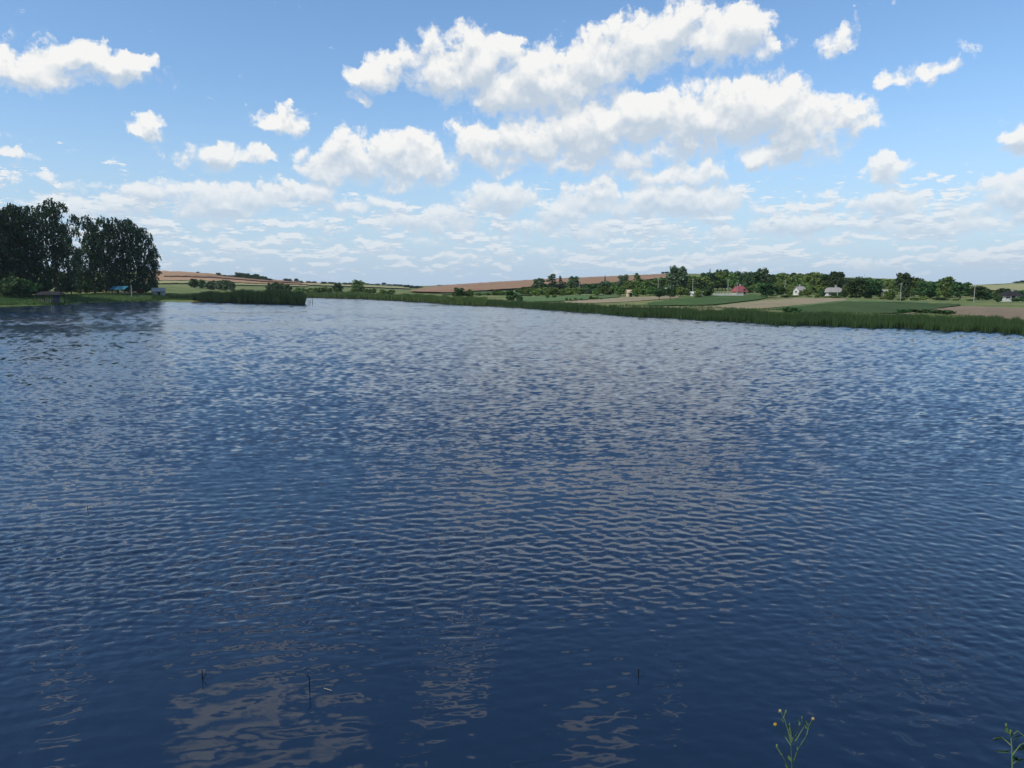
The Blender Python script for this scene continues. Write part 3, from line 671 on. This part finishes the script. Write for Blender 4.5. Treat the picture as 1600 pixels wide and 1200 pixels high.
# village trees: named ones first
for a in [('broad', 822, 330, 448, 18, LF_DARK, 'leafy tree at the left end of the village wood'),
    ('broad', 843, 330, 435, 18, LF_GREY, 'tree with a flat spreading top near the left end of the village wood'),
    ('poplar', 862, 320, 428, 15, LF_GREY, 'tall twin-topped poplar beside the dark spruce'),
    ('spruce', 875, 300, 431, 13, LF_SPRUCE, 'tall dark spruce between the poplar and a round tree'),
    ('broad', 896, 315, 432, 20, LF_GREY, 'round grey green tree right of the tall dark spruce'),
    ('spruce', 945, 420, 430.5, 5, LF_SPRUCE, 'lone slim dark spruce against the brown hillside'),
    ('broad', 974, 400, 429.5, 16, LF_GREY, 'rounded pale tree against the brown hillside'),
    ('poplar', 994, 390, 427, 11, LF_MID, 'upright tree right of the rounded pale one on the hillside'),
    ('broad', 1058, 330, 416.5, 28, LF_GREY, 'tallest grey green tree of the village'),
    ('poplar', 1045, 335, 428, 14, LF_MID, 'upright tree leaning on the left side of the tallest village tree'),
    ('spruce', 1109, 620, 420.5, 5, LF_DARK, 'single small dark tree on the skyline left of the red roof'),
    ('broad', 1123, 600, 421, 10, LF_DARK, 'left tree of the dark pair on the skyline above the red roof'),
    ('broad', 1134, 600, 421, 10, LF_DARK, 'right tree of the dark pair on the skyline above the red roof'),
    ('spruce', 1143, 600, 424, 4, LF_DARK, 'tiny pointed tree on the skyline above the red roof'),
    ('broad', 1190, 340, 419.5, 22, LF_GREY, 'high tree with feathery top right of the red roof'),
    ('broad', 1176, 335, 425, 24, LF_DARK, 'broad dark green tree right of the red roof'),
    ('orchard', 1030, 205, 449, 17, LF_DARK, 'left one of two dark fruit trees on the dry strip'),
    ('orchard', 1047, 208, 449.5, 16, LF_DARK, 'right one of two dark fruit trees on the dry strip'),
    ('bush', 1091, 240, 452.5, 10, LF_YEL, 'yellowish round bush before the low white wall piece'),
    ('broad', 1198, 232, 443, 24, LF_DARK, 'dark blue-green tree on the field edge, left of its neighbour'),
    ('orchard', 1220, 232, 447, 16, LF_DARK, 'dark round tree on the field edge, right of its larger neighbour'),
    ('broad', 1304, 330, 424.5, 24, LF_DARK, 'dark round tree rising behind the long grey-roofed house'),
    ('broad', 1268, 330, 425.5, 26, LF_YEL, 'yellow green tree behind the small grey-roofed house'),
    ('broad', 1338, 250, 433, 26, LF_DARK, 'large dark tree right of the long grey-roofed house, left one'),
    ('broad', 1361, 255, 435, 28, LF_DARK, 'large dark spreading tree left of the small shed with pale roof'),
    ('broad', 1410, 300, 426.5, 24, LF_DARK, 'tall open dark tree behind the bright roadside pole'),
    ('broad', 1424, 300, 433, 22, LF_MID, 'leafy tree on the right side of the tall open one'),
    ('broad', 1477, 290, 432.5, 24, LF_MID, 'broad tree with pale trunk left of the far dark clump'),
    ('broad', 1448, 270, 440, 26, LF_DARK, 'low wide dark tree right of the bright roadside pole'),
    ('broad', 1500, 265, 441, 26, LF_DARK, 'dark blue-green tree at the right end of the village'),
    ('broad', 1529, 250, 447, 26, LF_DARK, 'low dark tree around the rightmost pole'),
    ('bush', 1541, 248, 457, 16, LF_DARK, 'dark bush right of the rightmost pole'),
    ('broad', 1566, 262, 450.5, 20, LF_DARK, 'dark tree just left of the white cottage'),
    ('broad', 1590, 275, 453, 18, LF_DARK, 'dark tree behind the white cottage'),
    ('broad', 1606, 258, 459, 20, LF_DARK, 'dark tree cut by the right edge beside the white cottage'),
    ('bush', 1390, 245, 452, 15, LF_MID, 'green bush in front of the small shed with pale roof'),
    ('bush', 1237, 115, 479.5, 26, LF_DARK, 'dark shrub mound just behind the reeds at the field tip')]:
    tree(*a)
row([(1424, 128, 485, 20), (1440, 126, 484, 24), (1456, 124, 485, 24), (1470, 120, 486, 22), (1482, 117, 489, 16), (1410, 126, 487, 14)], 'bush', LF_DARK, 'low shrub between the reeds and the bare soil field', 'low shrubs beside the bare soil field')
def fill(n, p0, p1, d0, d1, topf, wr, kinds, mats, label, group, seed):
    r = random.Random(seed); n = int(n*1.45)
    for i in range(n):
        px = p0+(p1-p0)*(i+.2+.6*r.random())/n; D = d0+(d1-d0)*r.random()
        top = interp(px, topf)+r.uniform(-2.0, 3.2); k = r.choice(kinds)
        m_ = r.choice(mats) if True else None; w_ = r.uniform(*wr)*(.6 if k == 'poplar' else 1)
        look = {'yellow_green_leaves': 'yellow-green', 'dark_leaves': 'dark', 'grey_willow_leaves': 'grey-green', 'broad_leaves': 'mid-green'}[m_.name]
        shape = {'poplar': 'narrow ', 'bush': '' if ' bush' in label else 'bushy ', 'orchard': 'small '}.get(k, '')
        tree(k, px, D, float(top), w_, m_, look+' '+shape+label.replace('bushy ', '').replace('weedy bush', 'weed bush' if k == 'bush' else 'weeds').replace('bush ', ' ' if k == 'bush' and 'weed' not in label and 'garden' not in label else 'bush ').replace('leafy ', '').replace('low ', '').replace('dark garden', 'garden').replace('sunlit ', ''), group)
fill(12, 812, 970, 330, 400, [(812,449),(860,440),(900,442),(970,441)], (14,22), ['broad','broad','poplar'], [LF_MID,LF_GREY,LF_MID,LF_DARK], 'leafy tree in the wood left of the cream hut', 'wood left of the cream hut', 1)
fill(13, 818, 972, 285, 325, [(818,452),(900,448),(972,448)], (12,20), ['broad','bush','broad'], [LF_MID,LF_MID,LF_YEL,LF_GREY], 'low leafy tree in the front row of the wood left of the cream hut', 'front row of the wood left of the cream hut', 2)
fill(13, 975, 1120, 320, 400, [(975,438),(1040,434),(1120,430)], (14,22), ['broad','broad','poplar'], [LF_MID,LF_YEL,LF_DARK,LF_MID], 'leafy tree between the cream hut and the red roof', 'trees between the cream hut and the red roof', 3)
fill(11, 990, 1110, 250, 300, [(990,450),(1040,447),(1110,448)], (10,17), ['bush','broad','bush'], [LF_MID,LF_DARK,LF_YEL], 'bushy low tree in the gardens left of the white wall', 'garden bushes left of the white wall', 4)
fill(9, 1095, 1170, 370, 440, [(1095,428),(1130,425.5),(1170,426)], (14,20), ['broad'], [LF_MID,LF_DARK,LF_MID], 'leafy tree behind the red-roofed house', 'trees behind the red-roofed house', 5)
fill(11, 1165, 1290, 330, 420, [(1165,426),(1220,427),(1290,428)], (14,24), ['broad','broad','poplar'], [LF_MID,LF_YEL,LF_YEL,LF_DARK], 'sunlit tree between the red roof and the long grey roof', 'sunlit village trees in the middle', 6)
fill(10, 1168, 1290, 290, 330, [(1168,446),(1230,441),(1290,446)], (10,18), ['broad','bush'], [LF_MID,LF_YEL,LF_MID], 'low sunlit tree around the small grey-roofed house', 'low trees around the small grey-roofed house', 7)
fill(14, 1310, 1480, 330, 430, [(1310,434),(1370,436),(1420,436),(1480,440)], (14,24), ['broad','orchard'], [LF_MID,LF_YEL,LF_DARK,LF_GREY], 'leafy tree at the back of the right end of the village', 'back trees at the right end of the village', 8)
fill(10, 1310, 1500, 270, 300, [(1310,448),(1400,448),(1500,448)], (9,15), ['bush','orchard'], [LF_MID,LF_YEL,LF_DARK], 'garden bush between the long grey roof and the rightmost pole', 'garden bushes right of the long grey roof', 9)
row([(1234, 272, 450, 8), (1260, 270, 451, 9), (1252, 268, 454.5, 7)], 'bush', LF_YEL, 'leafy bush hiding part of the small grey-roofed house', 'bushes before the small grey-roofed house')
row([(1284, 256, 451, 9), (1303, 254, 457.5, 8), (1319, 256, 452, 11), (1312, 255, 457, 7)], 'bush', LF_DARK, 'dark bush hiding part of the long grey-roofed house', 'bushes before the long grey-roofed house')
row([(1560, 215, 462, 9), (1588, 216, 465, 10), (1600, 215, 462, 12)], 'bush', LF_DARK, 'dark bush around the white cottage', 'bushes around the white cottage')
fill(9, 1490, 1660, 270, 330, [(1490,450),(1560,458),(1660,460)], (12,20), ['broad','bush'], [LF_DARK,LF_MID], 'dark garden tree near the white cottage', 'garden trees near the white cottage', 10)
fill(14, 1200, 1540, 232, 262, [(1200,460),(1400,462),(1540,467)], (8,16), ['bush'], [LF_DARK,LF_MID,LF_YEL], 'weedy bush along the lane above the dark green field', 'weedy bushes along the lane', 11)
row([(1600, 880, 438, 12), (1589, 880, 439.5, 12), (1612, 880, 438, 12)], 'bush', LF_DARK, 'low dark bush on the yellow hill crest at the right edge', 'bushes on the right hill crest')
row([(1036, 980, 424.8, 5), (1042, 980, 424.3, 6), (1240, 700, 426, 8), (1250, 700, 427, 8)], 'broad', LF_DARK, 'tiny tree peeking over the crest behind the village', 'tiny trees over the village crest')

# ------------------------------------------------------------------ buildings and poles
M_WHITE = simple('whitewash', (.62,.60,.55), var=.14, scale=.6); M_CREAM = simple('cream_plaster', (.60,.45,.28), var=.12)
M_REDR = simple('red_metal_roof', (.30,.085,.085), .5, .12); M_GREYR = simple('grey_slate_sheet_roof', (.33,.30,.26), .8, .2)
M_DARKR = simple('dark_weathered_roof', (.028,.026,.026), .9); M_TEAL = simple('teal_tarp', (.04,.16,.22), .5, .12)
M_WOOD = simple('dark_wood', (.045,.035,.03), .8); M_PALE = simple('weathered_pale_boards', (.34,.35,.31), .9, .25)
M_GLASS = simple('dark_window_glass', (.02,.025,.03), .15); M_CONC = simple('pale_concrete', (.34,.33,.29), .9, .12)
M_NAVY = simple('navy_tarp', (.014,.022,.045), .8); M_RUST = simple('rusty_brown_brush', (.16,.06,.03), .9)
M_FRAME = simple('painted_window_frame', (.55,.52,.45), .6)
def box(x0, x1, y0, y1, z0, z1):
    V = [(x, y, z) for x in (x0, x1) for y in (y0, y1) for z in (z0, z1)]
    return V, [(0,1,3,2),(4,6,7,5),(0,4,5,1),(2,3,7,6),(0,2,6,4),(1,5,7,3)]
def part(name, vf, m, parent, label=None):
    o = link(name, mesh_np(name, vf[0], vf[1], [m]), parent)
    if label: o['label'] = label
    return o
def gable_roof(w, d, z0, z1, over=.35, hip=0.0, th=.12):
    a, b = w/2+over, d/2+over; r = a-hip if hip else a
    V = [(-a,-b,z0),(a,-b,z0),(a,b,z0),(-a,b,z0),(-r,0,z1),(r,0,z1)]
    V2 = [(x, y, z-th) for x, y, z in V]
    Fc = [(0,1,5,4),(2,3,4,5),(1,2,5),(3,0,4)] if hip else [(0,1,5,4),(2,3,4,5)]
    Fb = [tuple(6+i for i in f[::-1]) for f in Fc]
    rim = [(0,1),(1,2),(2,3),(3,0)] if hip else [(0,1),(1,5),(5,2),(2,3),(3,4),(4,0)]
    return V+V2, Fc+Fb+[(i, 6+i, 6+j, j) for i, j in rim]
def walls(w, d, h, ridge, hip):
    if hip: return box(-w/2, w/2, -d/2, d/2, -.6, h)
    x, y = w/2, d/2
    V = [(-x,-y,-.6),(x,-y,-.6),(x,y,-.6),(-x,y,-.6),(-x,-y,h),(x,-y,h),(x,y,h),(-x,y,h),(-x,0,ridge),(x,0,ridge)]
    return V, [(0,1,5,4),(2,3,7,6),(1,2,6,9,5),(3,0,4,8,7),(0,3,2,1)]
def house(name, px, D, w, d, wh, rh, rz, mw, mr_, label, wins=3, hip=0., door=True, chim=True, cat='house'):
    b = gp(px, D); t = empty(name, b, rz); tag(t, label, cat)
    part('wall', walls(w, d, wh, wh+rh-.15, hip), mw, t)
    part('gable', walls(w*.999, d, wh, wh+rh-.16, 0), mw, t) if False else None
    rf = part('roof', gable_roof(w, d, wh-.08, wh+rh, .4, hip), mr_, t)
    if chim: part('chimney', box(w*.18-.28, w*.18+.28, .3, .86, wh+rh*.5, wh+rh+.7), M_CONC, rf)
    n = wins+(1 if door else 0)
    for i in range(n):
        cx = -w/2+w*(i+.5)/n
        if door and i == n//2:
            dr = part('door', box(cx-.45, cx+.45, -d/2-.06, -d/2-.004, 0, 2.0), M_WOOD, t)
            part('handle', box(cx+.3, cx+.36, -d/2-.12, -d/2-.062, .95, 1.05), M_CONC, dr); continue
        fr = part('window', box(cx-.55, cx+.55, -d/2-.05, -d/2-.004, .85, min(2.05, wh-.3)), M_FRAME, t)
        for s_ in (-1, 1): part('pane', box(cx+s_*.27-.22, cx+s_*.27+.22, -d/2-.065, -d/2-.052, .93, min(1.97, wh-.38)), M_GLASS, fr)
    for s_ in (-1, 1):
        fr = part('window', box(s_*(w/2+.027)-.023, s_*(w/2+.027)+.023, -.5, .5, .9, min(2.0, wh-.3)), M_FRAME, t)
        part('pane', box(s_*(w/2+.058)-.006, s_*(w/2+.058)+.006, -.4, .4, .98, min(1.9, wh-.38)), M_GLASS, fr)
    return t
def hscale(px, D): return D/F
house('village_house', 1155, 292, 4.3, 3.6, 1.0, 2.1, .3, M_CREAM, M_REDR, 'house with the bright red roof behind the white wall', 1, hip=.9, chim=True)
house('village_house', 1249, 285, 3.1, 3.2, 1.9, 1.3, .35, M_WHITE, M_GREYR, 'small white house with grey roof left of the long grey-roofed one', 1, chim=True)
house('village_house', 1302, 268, 6.0, 4.4, 1.9, 1.5, .08, M_WHITE, M_GREYR, 'long white house with grey roof and two windows beside dark trees', 3, hip=1.3)
house('cottage', 1578, 228, 4.6, 3.8, 1.8, 1.2, -.12, M_WHITE, M_DARKR, 'white cottage with dark roof near the right edge', 2, hip=1.2)
house('garden_hut', 984, 262, 1.9, 2, 1.6, .8, .2, M_CREAM, M_CREAM, 'small cream hut at the left edge of the village gardens', 0, door=True, chim=False, cat='hut')
house('garden_shed', 1386, 262, 3.3, 2.6, 2.3, .8, .1, M_WOOD, M_CONC, 'small dark shed with pale flat roof behind a green bush', 1, chim=False, cat='shed')
house('garden_shed', 1038, 275, 4.2, 3, 2.0, 1.0, .1, M_WHITE, M_CONC, 'shed with rounded pale roof above the two dark fruit trees', 1, chim=False, cat='shed')
house('garden_shed', 1090, 262, 4.2, 3, 1.0, .5, 0, M_WHITE, M_WHITE, 'low white outbuilding behind the yellowish bush', 1, door=False, chim=False, cat='shed')
# white concrete fence
b0 = gp(1115, 262); b1 = gp(1161, 262); fl = empty('concrete_fence', b0, math.atan2(b1[1]-b0[1], b1[0]-b0[0]))
tag(fl, 'low white panel fence in front of the red-roofed house', 'fence'); Lf = np.linalg.norm((b1-b0)[:2]); nf = 9
for i in range(nf+1): part('fence_post', box(i*Lf/nf-.07, i*Lf/nf+.07, -.07, .07, -.5, 1.12), M_WHITE, fl)
for i in range(nf):
    part('fence_panel', join([box(i*Lf/nf+.075, (i+1)*Lf/nf-.075, -.03, .03, -.4, .55)]+[box(i*Lf/nf+.075, (i+1)*Lf/nf-.075, -.03, .03, .95, 1.05)]+
         [box(i*Lf/nf+.2+j*.3, i*Lf/nf+.26+j*.3, -.02, .02, .551, .949) for j in range(4)]), M_WHITE, fl)
def pole(px, base, top, D, label, m=M_CONC, arm=True):
    b = gp(px, D); h = zat(top, D)-b[2]; t = empty('utility_pole', b, rt.uniform(-.4, .4)); tag(t, label, 'utility pole', 'utility poles through the village')
    part('post', tube([(0, 0, -.5), (0, 0, h*.5), (0, 0, h)], [.10, .09, .075], 8), m, t)
    if arm:
        ar = part('crossarm', box(-.42, .42, -.04, .04, h-.45, h-.37), M_CONC, t)
        for s_ in (-.36, .36): part('insulator', tube([(s_, 0, h-.369), (s_, 0, h-.22)], [.05, .035], 6), M_WHITE, ar)
pole(1028, 447, 433, 255, 'pale pole rising above the left dark fruit tree')
pole(1082, 448, 435, 262, 'pale pole left of the low white outbuilding')
pole(1137, 448, 436, 270, 'dull pole just left of the red roof')
pole(1151.5, 453, 441, 258, 'pale pole standing in front of the red roof')
pole(1226, 449, 437, 255, 'pale pole left of the small grey-roofed house')
pole(1308.5, 465, 448, 238, 'pale pole in front of the long grey-roofed house')
pole(1406.5, 468, 442, 228, 'bright tall pole right of the small shed with pale roof')
pole(1521.5, 473, 445, 215, 'rightmost pole, weathered, between dark trees')
pole(1349.5, 434, 428, 420, 'thin pole top showing over the trees on the skyline', arm=False)
pole(905, 452, 437, 300, 'pale slim pole beside the round grey green tree', arm=False)

# left bank structures
b = gp(80, 205); t = empty('lakeside_shelter', b, .1); tag(t, 'dark open wooden shelter with navy side under the left birches', 'shelter')
part('roof', gable_roof(6.0, 3.0, 2.15, 3.0, .3, 1.0), M_DARKR, t)
for sx in (-2.8, -1.0, .9, 2.8):
    for sy in (-1.35, 1.35): part('post', box(sx-.07, sx+.07, sy-.07, sy+.07, -.3, 2.1), M_WOOD, t)
part('side_panel', box(1.3, 2.72, -1.47, -1.43, .0, 2.05), M_NAVY, t)
part('rail', box(-2.72, .82, -1.40, -1.34, .85, .95), M_WOOD, t)
for i in range(9): part('baluster', box(-2.55+i*.38-.03, -2.55+i*.38+.03, -1.39, -1.35, .05, .849), M_PALE, t)
part('bench', join([box(-2.5, .6, .9, 1.25, .42, .48), box(-2.3, -2.2, .95, 1.2, -.2, .419), box(.3, .4, .95, 1.2, -.2, .419)]), M_WOOD, t)
b = gp(190, 268); t = empty('pavilion', b, -.25); tag(t, 'open pavilion with bright teal roof under the right clump of birches', 'pavilion')
part('roof', gable_roof(5.6, 3.6, 1.85, 3.0, .35, 0), M_TEAL, t)
for sx in (-2.5, 0, 2.5):
    for sy in (-1.6, 1.6): part('post', box(sx-.07, sx+.07, sy-.07, sy+.07, -.3, 1.78), M_WOOD, t)
part('table', join([box(-1.6, 1.6, -.4, .4, .7, .76), box(-1.3, -1.2, -.3, .3, -.2, .699), box(1.2, 1.3, -.3, .3, -.2, .699)]), M_PALE, t)
for s_ in (-1, 1): part('bench', join([box(-1.6, 1.6, s_*.9-.15, s_*.9+.15, .4, .45), box(-1.3, -1.2, s_*.9-.1, s_*.9+.1, -.2, .399), box(1.2, 1.3, s_*.9-.1, s_*.9+.1, -.2, .399)]), M_WOOD, t)
b = gp(173, 270); t = empty('lean_to', b, .15); tag(t, 'low dark canopy on posts left of the teal-roofed pavilion', 'shelter')
part('roof', gable_roof(2.8, 2.6, 1.7, 2.2, .25, .8), M_DARKR, t)
for sx in (-1.2, 1.2):
    for sy in (-1.1, 1.1): part('post', box(sx-.06, sx+.06, sy-.06, sy+.06, -.3, 1.64), M_WOOD, t)
b = gp(248, 280); t = empty('small_shed', b, .5); tag(t, 'small pale shed with dark eaves at the right end of the grove', 'shed')
part('wall', walls(4.0, 3.2, 1.3, 2.4, 0), M_PALE, t); part('roof', gable_roof(4.0, 3.2, 1.2, 2.5, .3), M_PALE, t)
part('fascia', join([box(-2.34, -2.30, -1.9, 1.9, 1.0, 1.14), box(-2.3, 2.3, -1.95, -1.905, .98, 1.1)]), M_WOOD, t)
part('door', box(-.45, .45, -1.65, -1.604, -.1, 1.1), M_WOOD, t)
for i, (px, D) in enumerate([(216, 279), (219, 280), (222.5, 280)]):
    b = gp(px, D); t = empty('dead_bush', b, i); t.scale = (.35, .35, .62); tag(t, 'rusty brown dead bush at the foot of the last birches', 'bush', 'rusty dead bushes')
    link('crown', crown_mesh('bush', i, M_RUST), t); link('trunk', trunk_mesh('bush', i, M_BARK), t)
b = gp(219.5, 262.5); st = part('leaning_stick', tube([(0, 0, -.1), (.35, 0, .5), (.75, .1, 1.15)], [.07, .06, .03], 6), M_PALE, None)
st.location = b; tag(st, 'short pale leaning stick on the shoreline grass below the right birches', 'stick')
# birch saplings' pale trunk seen beside the pavilion
b = gp(206, 262); st = part('pale_post', tube([(0, 0, -.3), (0, 0, 2), (.02, 0, 4.2)], [.16, .15, .13], 8), M_CONC, None)
st.location = b; tag(st, 'pale upright post right of the teal-roofed pavilion', 'post')

# ------------------------------------------------------------------ foreground: twigs in the water, weeds on the bank
def wpt(px, py):
    D = -CAM_H/float(elev(py)); return np.array([(px-800)/F*(D*CP+CAM_H*SP), D, 0.])
M_TWIG = simple('wet_black_twig', (.012,.012,.010), .4)
def twig(px, py, h, segs, label):
    o = part('reed_stub', join([tube([(a[0], 0, a[1]) for a in s_], [.006]*len(s_), 5) for s_ in segs]), M_TWIG, None)
    o.location = wpt(px, py); tag(o, label, 'twig')
twig(316, 1062, .1, [[(0, -.15), (.003, .12)], [(.0, .0), (.05, .075)]], 'short black forked twig poking out of the calm lower left water')
twig(484, 1082, .1, [[(0, -.15), (.0, .19)], [(0, .18), (-.03, .21)]], 'thin black twig standing in the water right of the forked one')
twig(998, 1058, .1, [[(0, -.15), (-.004, .10)]], 'lone thin black twig standing in the water in the lower centre')
twig(137, 797, .1, [[(0, -.15), (.0, .10)], [(0, .02), (.08, .05)]], 'tiny dark stub in the water at the left')
M_STRAW = simple('floating_straw', (.35,.30,.18), .7)
o = part('floating_straw', tube([(-.05, .03, .0), (.0, 0, .004), (.05, -.02, .0)], [.004]*3, 5), M_STRAW, None); o.location = wpt(512, 1079)+np.array([0, 0, .012]); tag(o, 'short pale straw floating beside the thin twig', 'straw')
M_STEM = simple('weed_stem', (.10,.15,.06), .6); M_LEAFS = simple('weed_leaf', (.05,.095,.03), .6)
M_PETAL = simple('orange_yellow_petals', (.62,.36,.03), .6, .2, 40); M_DRY = simple('dry_flower_head', (.32,.22,.12), .8, .3, 40); M_BUD = simple('green_bud', (.12,.17,.05), .6)
def ell(c, r, n=7, mlt=(1, 1, 1)):
    V = [(c[0], c[1], c[2]-r*mlt[2])]; rows = 4
    for i in range(1, rows):
        t = math.pi*i/rows
        for k in range(n): V.append((c[0]+r*mlt[0]*math.sin(t)*math.cos(TAU*k/n), c[1]+r*mlt[1]*math.sin(t)*math.sin(TAU*k/n), c[2]-r*mlt[2]*math.cos(t)))
    V.append((c[0], c[1], c[2]+r*mlt[2])); Fc = [(0, 1+(k+1) % n, 1+k) for k in range(n)]
    for i in range(rows-2):
        for k in range(n): a = 1+i*n; Fc.append((a+k, a+(k+1) % n, a+n+(k+1) % n, a+n+k))
    a = 1+(rows-2)*n; Fc += [(a+k, a+(k+1) % n, len(V)-1) for k in range(n)]
    return V, Fc
def plant(D, stems, leavesl, heads, root, label, cat='wildflower', name='wildflower', stem_r=.0016):
    # stems, leaves and heads are given in picture columns and rows, at depth D on the bank
    def P(px, py, dy=0.): z = zat(py, D+dy); return np.array([(px-800)/F*((D+dy)*CP-(z-CAM_H)*SP), D+dy, z])
    gx, gy = P(*root[:2])[0], D; gz = float(np.interp(gy, [-12, 0, .8, 5.2, 8.5], [3.2, 2.95, 2.7, .05, -1.6]))-.03
    base = np.array([gx, gy, gz]); t = empty(name, base); tag(t, label, cat)
    rp = random.Random(len(stems))
    main = P(*root[:2]); part('stem', tube([(0, 0, 0), tuple((main-base)*.5), tuple(main-base)], [stem_r*1.6, stem_r*1.4, stem_r*1.2], 6), M_STEM, t)
    for s_ in stems:
        pts = [P(a, b_, .03*math.sin(a)) for a, b_ in s_]; pts = [tuple(p-base) for p in pts]
        part('stem', tube(pts, list(np.linspace(stem_r*1.1, stem_r*.6, len(pts))), 5), M_STEM, t)
    for (a, b_, a2, b2, wd) in leavesl:
        p = P(a, b_)-base; q = P(a2, b2, .02)-base; d = q-p; n = np.cross(d, [0, 1, .3]); n = n/np.linalg.norm(n)*wd*(.6 if wd > .0045 else 1)
        m1 = p+d*.35; m2 = p+d*.7+np.array([0, .004, -.003]); dn = np.array([0, .003, 0])
        part('leaf', ([tuple(p), tuple(m1+n), tuple(m2+n*.8), tuple(q), tuple(m2-n*.8), tuple(m1-n), tuple(m1+dn), tuple(m2+dn)], [(0,1,6),(1,2,7,6),(2,3,7),(3,4,7),(4,5,6,7),(5,0,6)]), M_LEAFS, t)
    for (a, b_, r, kind) in heads:
        c = P(a, b_)-base
        if kind == 'flower':
            r = r*.75; hd = part('flower_head', join([ell(c, r*.55, 8, (1, 1, .7))]+[ell(c+np.array([math.cos(q)*r*.62, -.2*r, math.sin(q)*r*.62]), r*.42, 6, (1, .5, 1)) for q in np.linspace(0, TAU, 9)[:-1]]), M_PETAL, t)
            part('calyx', ell(c+np.array([.2*r, .1*r, -r*.75]), r*.6, 7, (1, 1, 1.1)), M_BUD, hd)
        elif kind == 'dry':
            r = r*.7; hd = part('seed_head', ell(c, r, 8, (1, 1, 1)), M_DRY, t); part('calyx', ell(c+np.array([-.5*r, 0, -r*.85]), r*.7, 7, (1, 1, 1.2)), M_BUD, hd)
        else: part('bud', ell(c, r, 7, (.7, .7, 1.5)), M_BUD, t)
plant(2.1, [[(1238,1206),(1236,1160),(1231,1140),(1225,1122),(1220,1112)], [(1236,1165),(1226,1150),(1212,1133)],
            [(1240,1190),(1247,1170),(1260,1150),(1263,1138),(1269,1124)], [(1246,1172),(1246,1158)], [(1237,1160),(1246,1143),(1250,1132)], [(1243,1158),(1256,1136)],
            [(1232,1200),(1222,1180),(1214,1168)], [(1236,1150),(1234,1136)], [(1224,1122),(1228,1111)]],
      [(1236,1150,1232,1132,.0035),(1237,1146,1243,1136,.003),(1238,1158,1233,1144,.004),(1262,1140,1256,1130,.0035),(1262,1142,1268,1132,.003),(1224,1130,1221,1119,.003),
       (1238,1152,1240,1140,.003),(1222,1180,1226,1168,.003),(1232,1202,1226,1192,.005),(1263,1135,1259,1124,.003),(1239,1165,1244,1158,.003),(1236,1190,1231,1178,.004),(1251,1131,1256,1122,.0025),(1250,1132,1247,1121,.0025)],
      [(1211,1131.5,.0068,'flower'),(1219,1110.5,.0062,'dry'),(1270.5,1123,.0068,'dry'),(1249.5,1132,.0045,'bud'),(1228,1112,.004,'bud'),(1214,1166,.0050,'bud'),(1234,1132,.0036,'bud'),(1253,1121,.003,'bud')],
      (1238,1206), 'branching wild plant with one open orange-yellow flower and dry brown heads')
plant(1.9, [[(1582,1206),(1581,1170),(1579,1146),(1572,1134)], [(1580,1165),(1566,1152),(1552,1154)], [(1580,1150),(1590,1142),(1600,1150)], [(1582,1180),(1594,1164),(1606,1158)], [(1581,1195),(1592,1186),(1604,1188)]],
      [(1579,1150,1571,1133,.006),(1578,1152,1586,1138,.006),(1572,1156,1556,1149,.005),(1566,1153,1550,1157,.005),(1582,1152,1600,1149,.007),(1584,1168,1602,1172,.008),(1582,1182,1596,1190,.008),
       (1580,1172,1564,1176,.006),(1580,1176,1552,1173,.004),(1583,1190,1604,1186,.008),(1576,1146,1570,1140,.005),(1581,1160,1594,1152,.006),(1595,1164,1606,1172,.008)],
      [(1572,1133,.004,'bud'),(1579,1143,.004,'bud')], (1582,1206), 'thin leafy green weed without flowers in the bottom right corner', 'weed', 'leafy_weed', .0018)

# air: a thin even haze round everything
V_, F_ = box(-11000, 11000, -60, 4600, -5, 95)
hz_o = link('haze', mesh_np('haze', V_, F_)); tag(hz_o, None, None, None, 'stuff')
M_HAZE = bpy.data.materials.new('haze_air'); M_HAZE.use_nodes = True; t_ = M_HAZE.node_tree; t_.nodes.clear()
pv = t_.nodes.new('ShaderNodeVolumePrincipled'); pv.inputs['Color'].default_value = (.80, .88, 1.0, 1); pv.inputs['Density'].default_value = .00007
pv.inputs['Anisotropy'].default_value = .2
t_.links.new(pv.outputs[0], t_.nodes.new('ShaderNodeOutputMaterial').inputs['Volume']); hz_o.data.materials.append(M_HAZE)
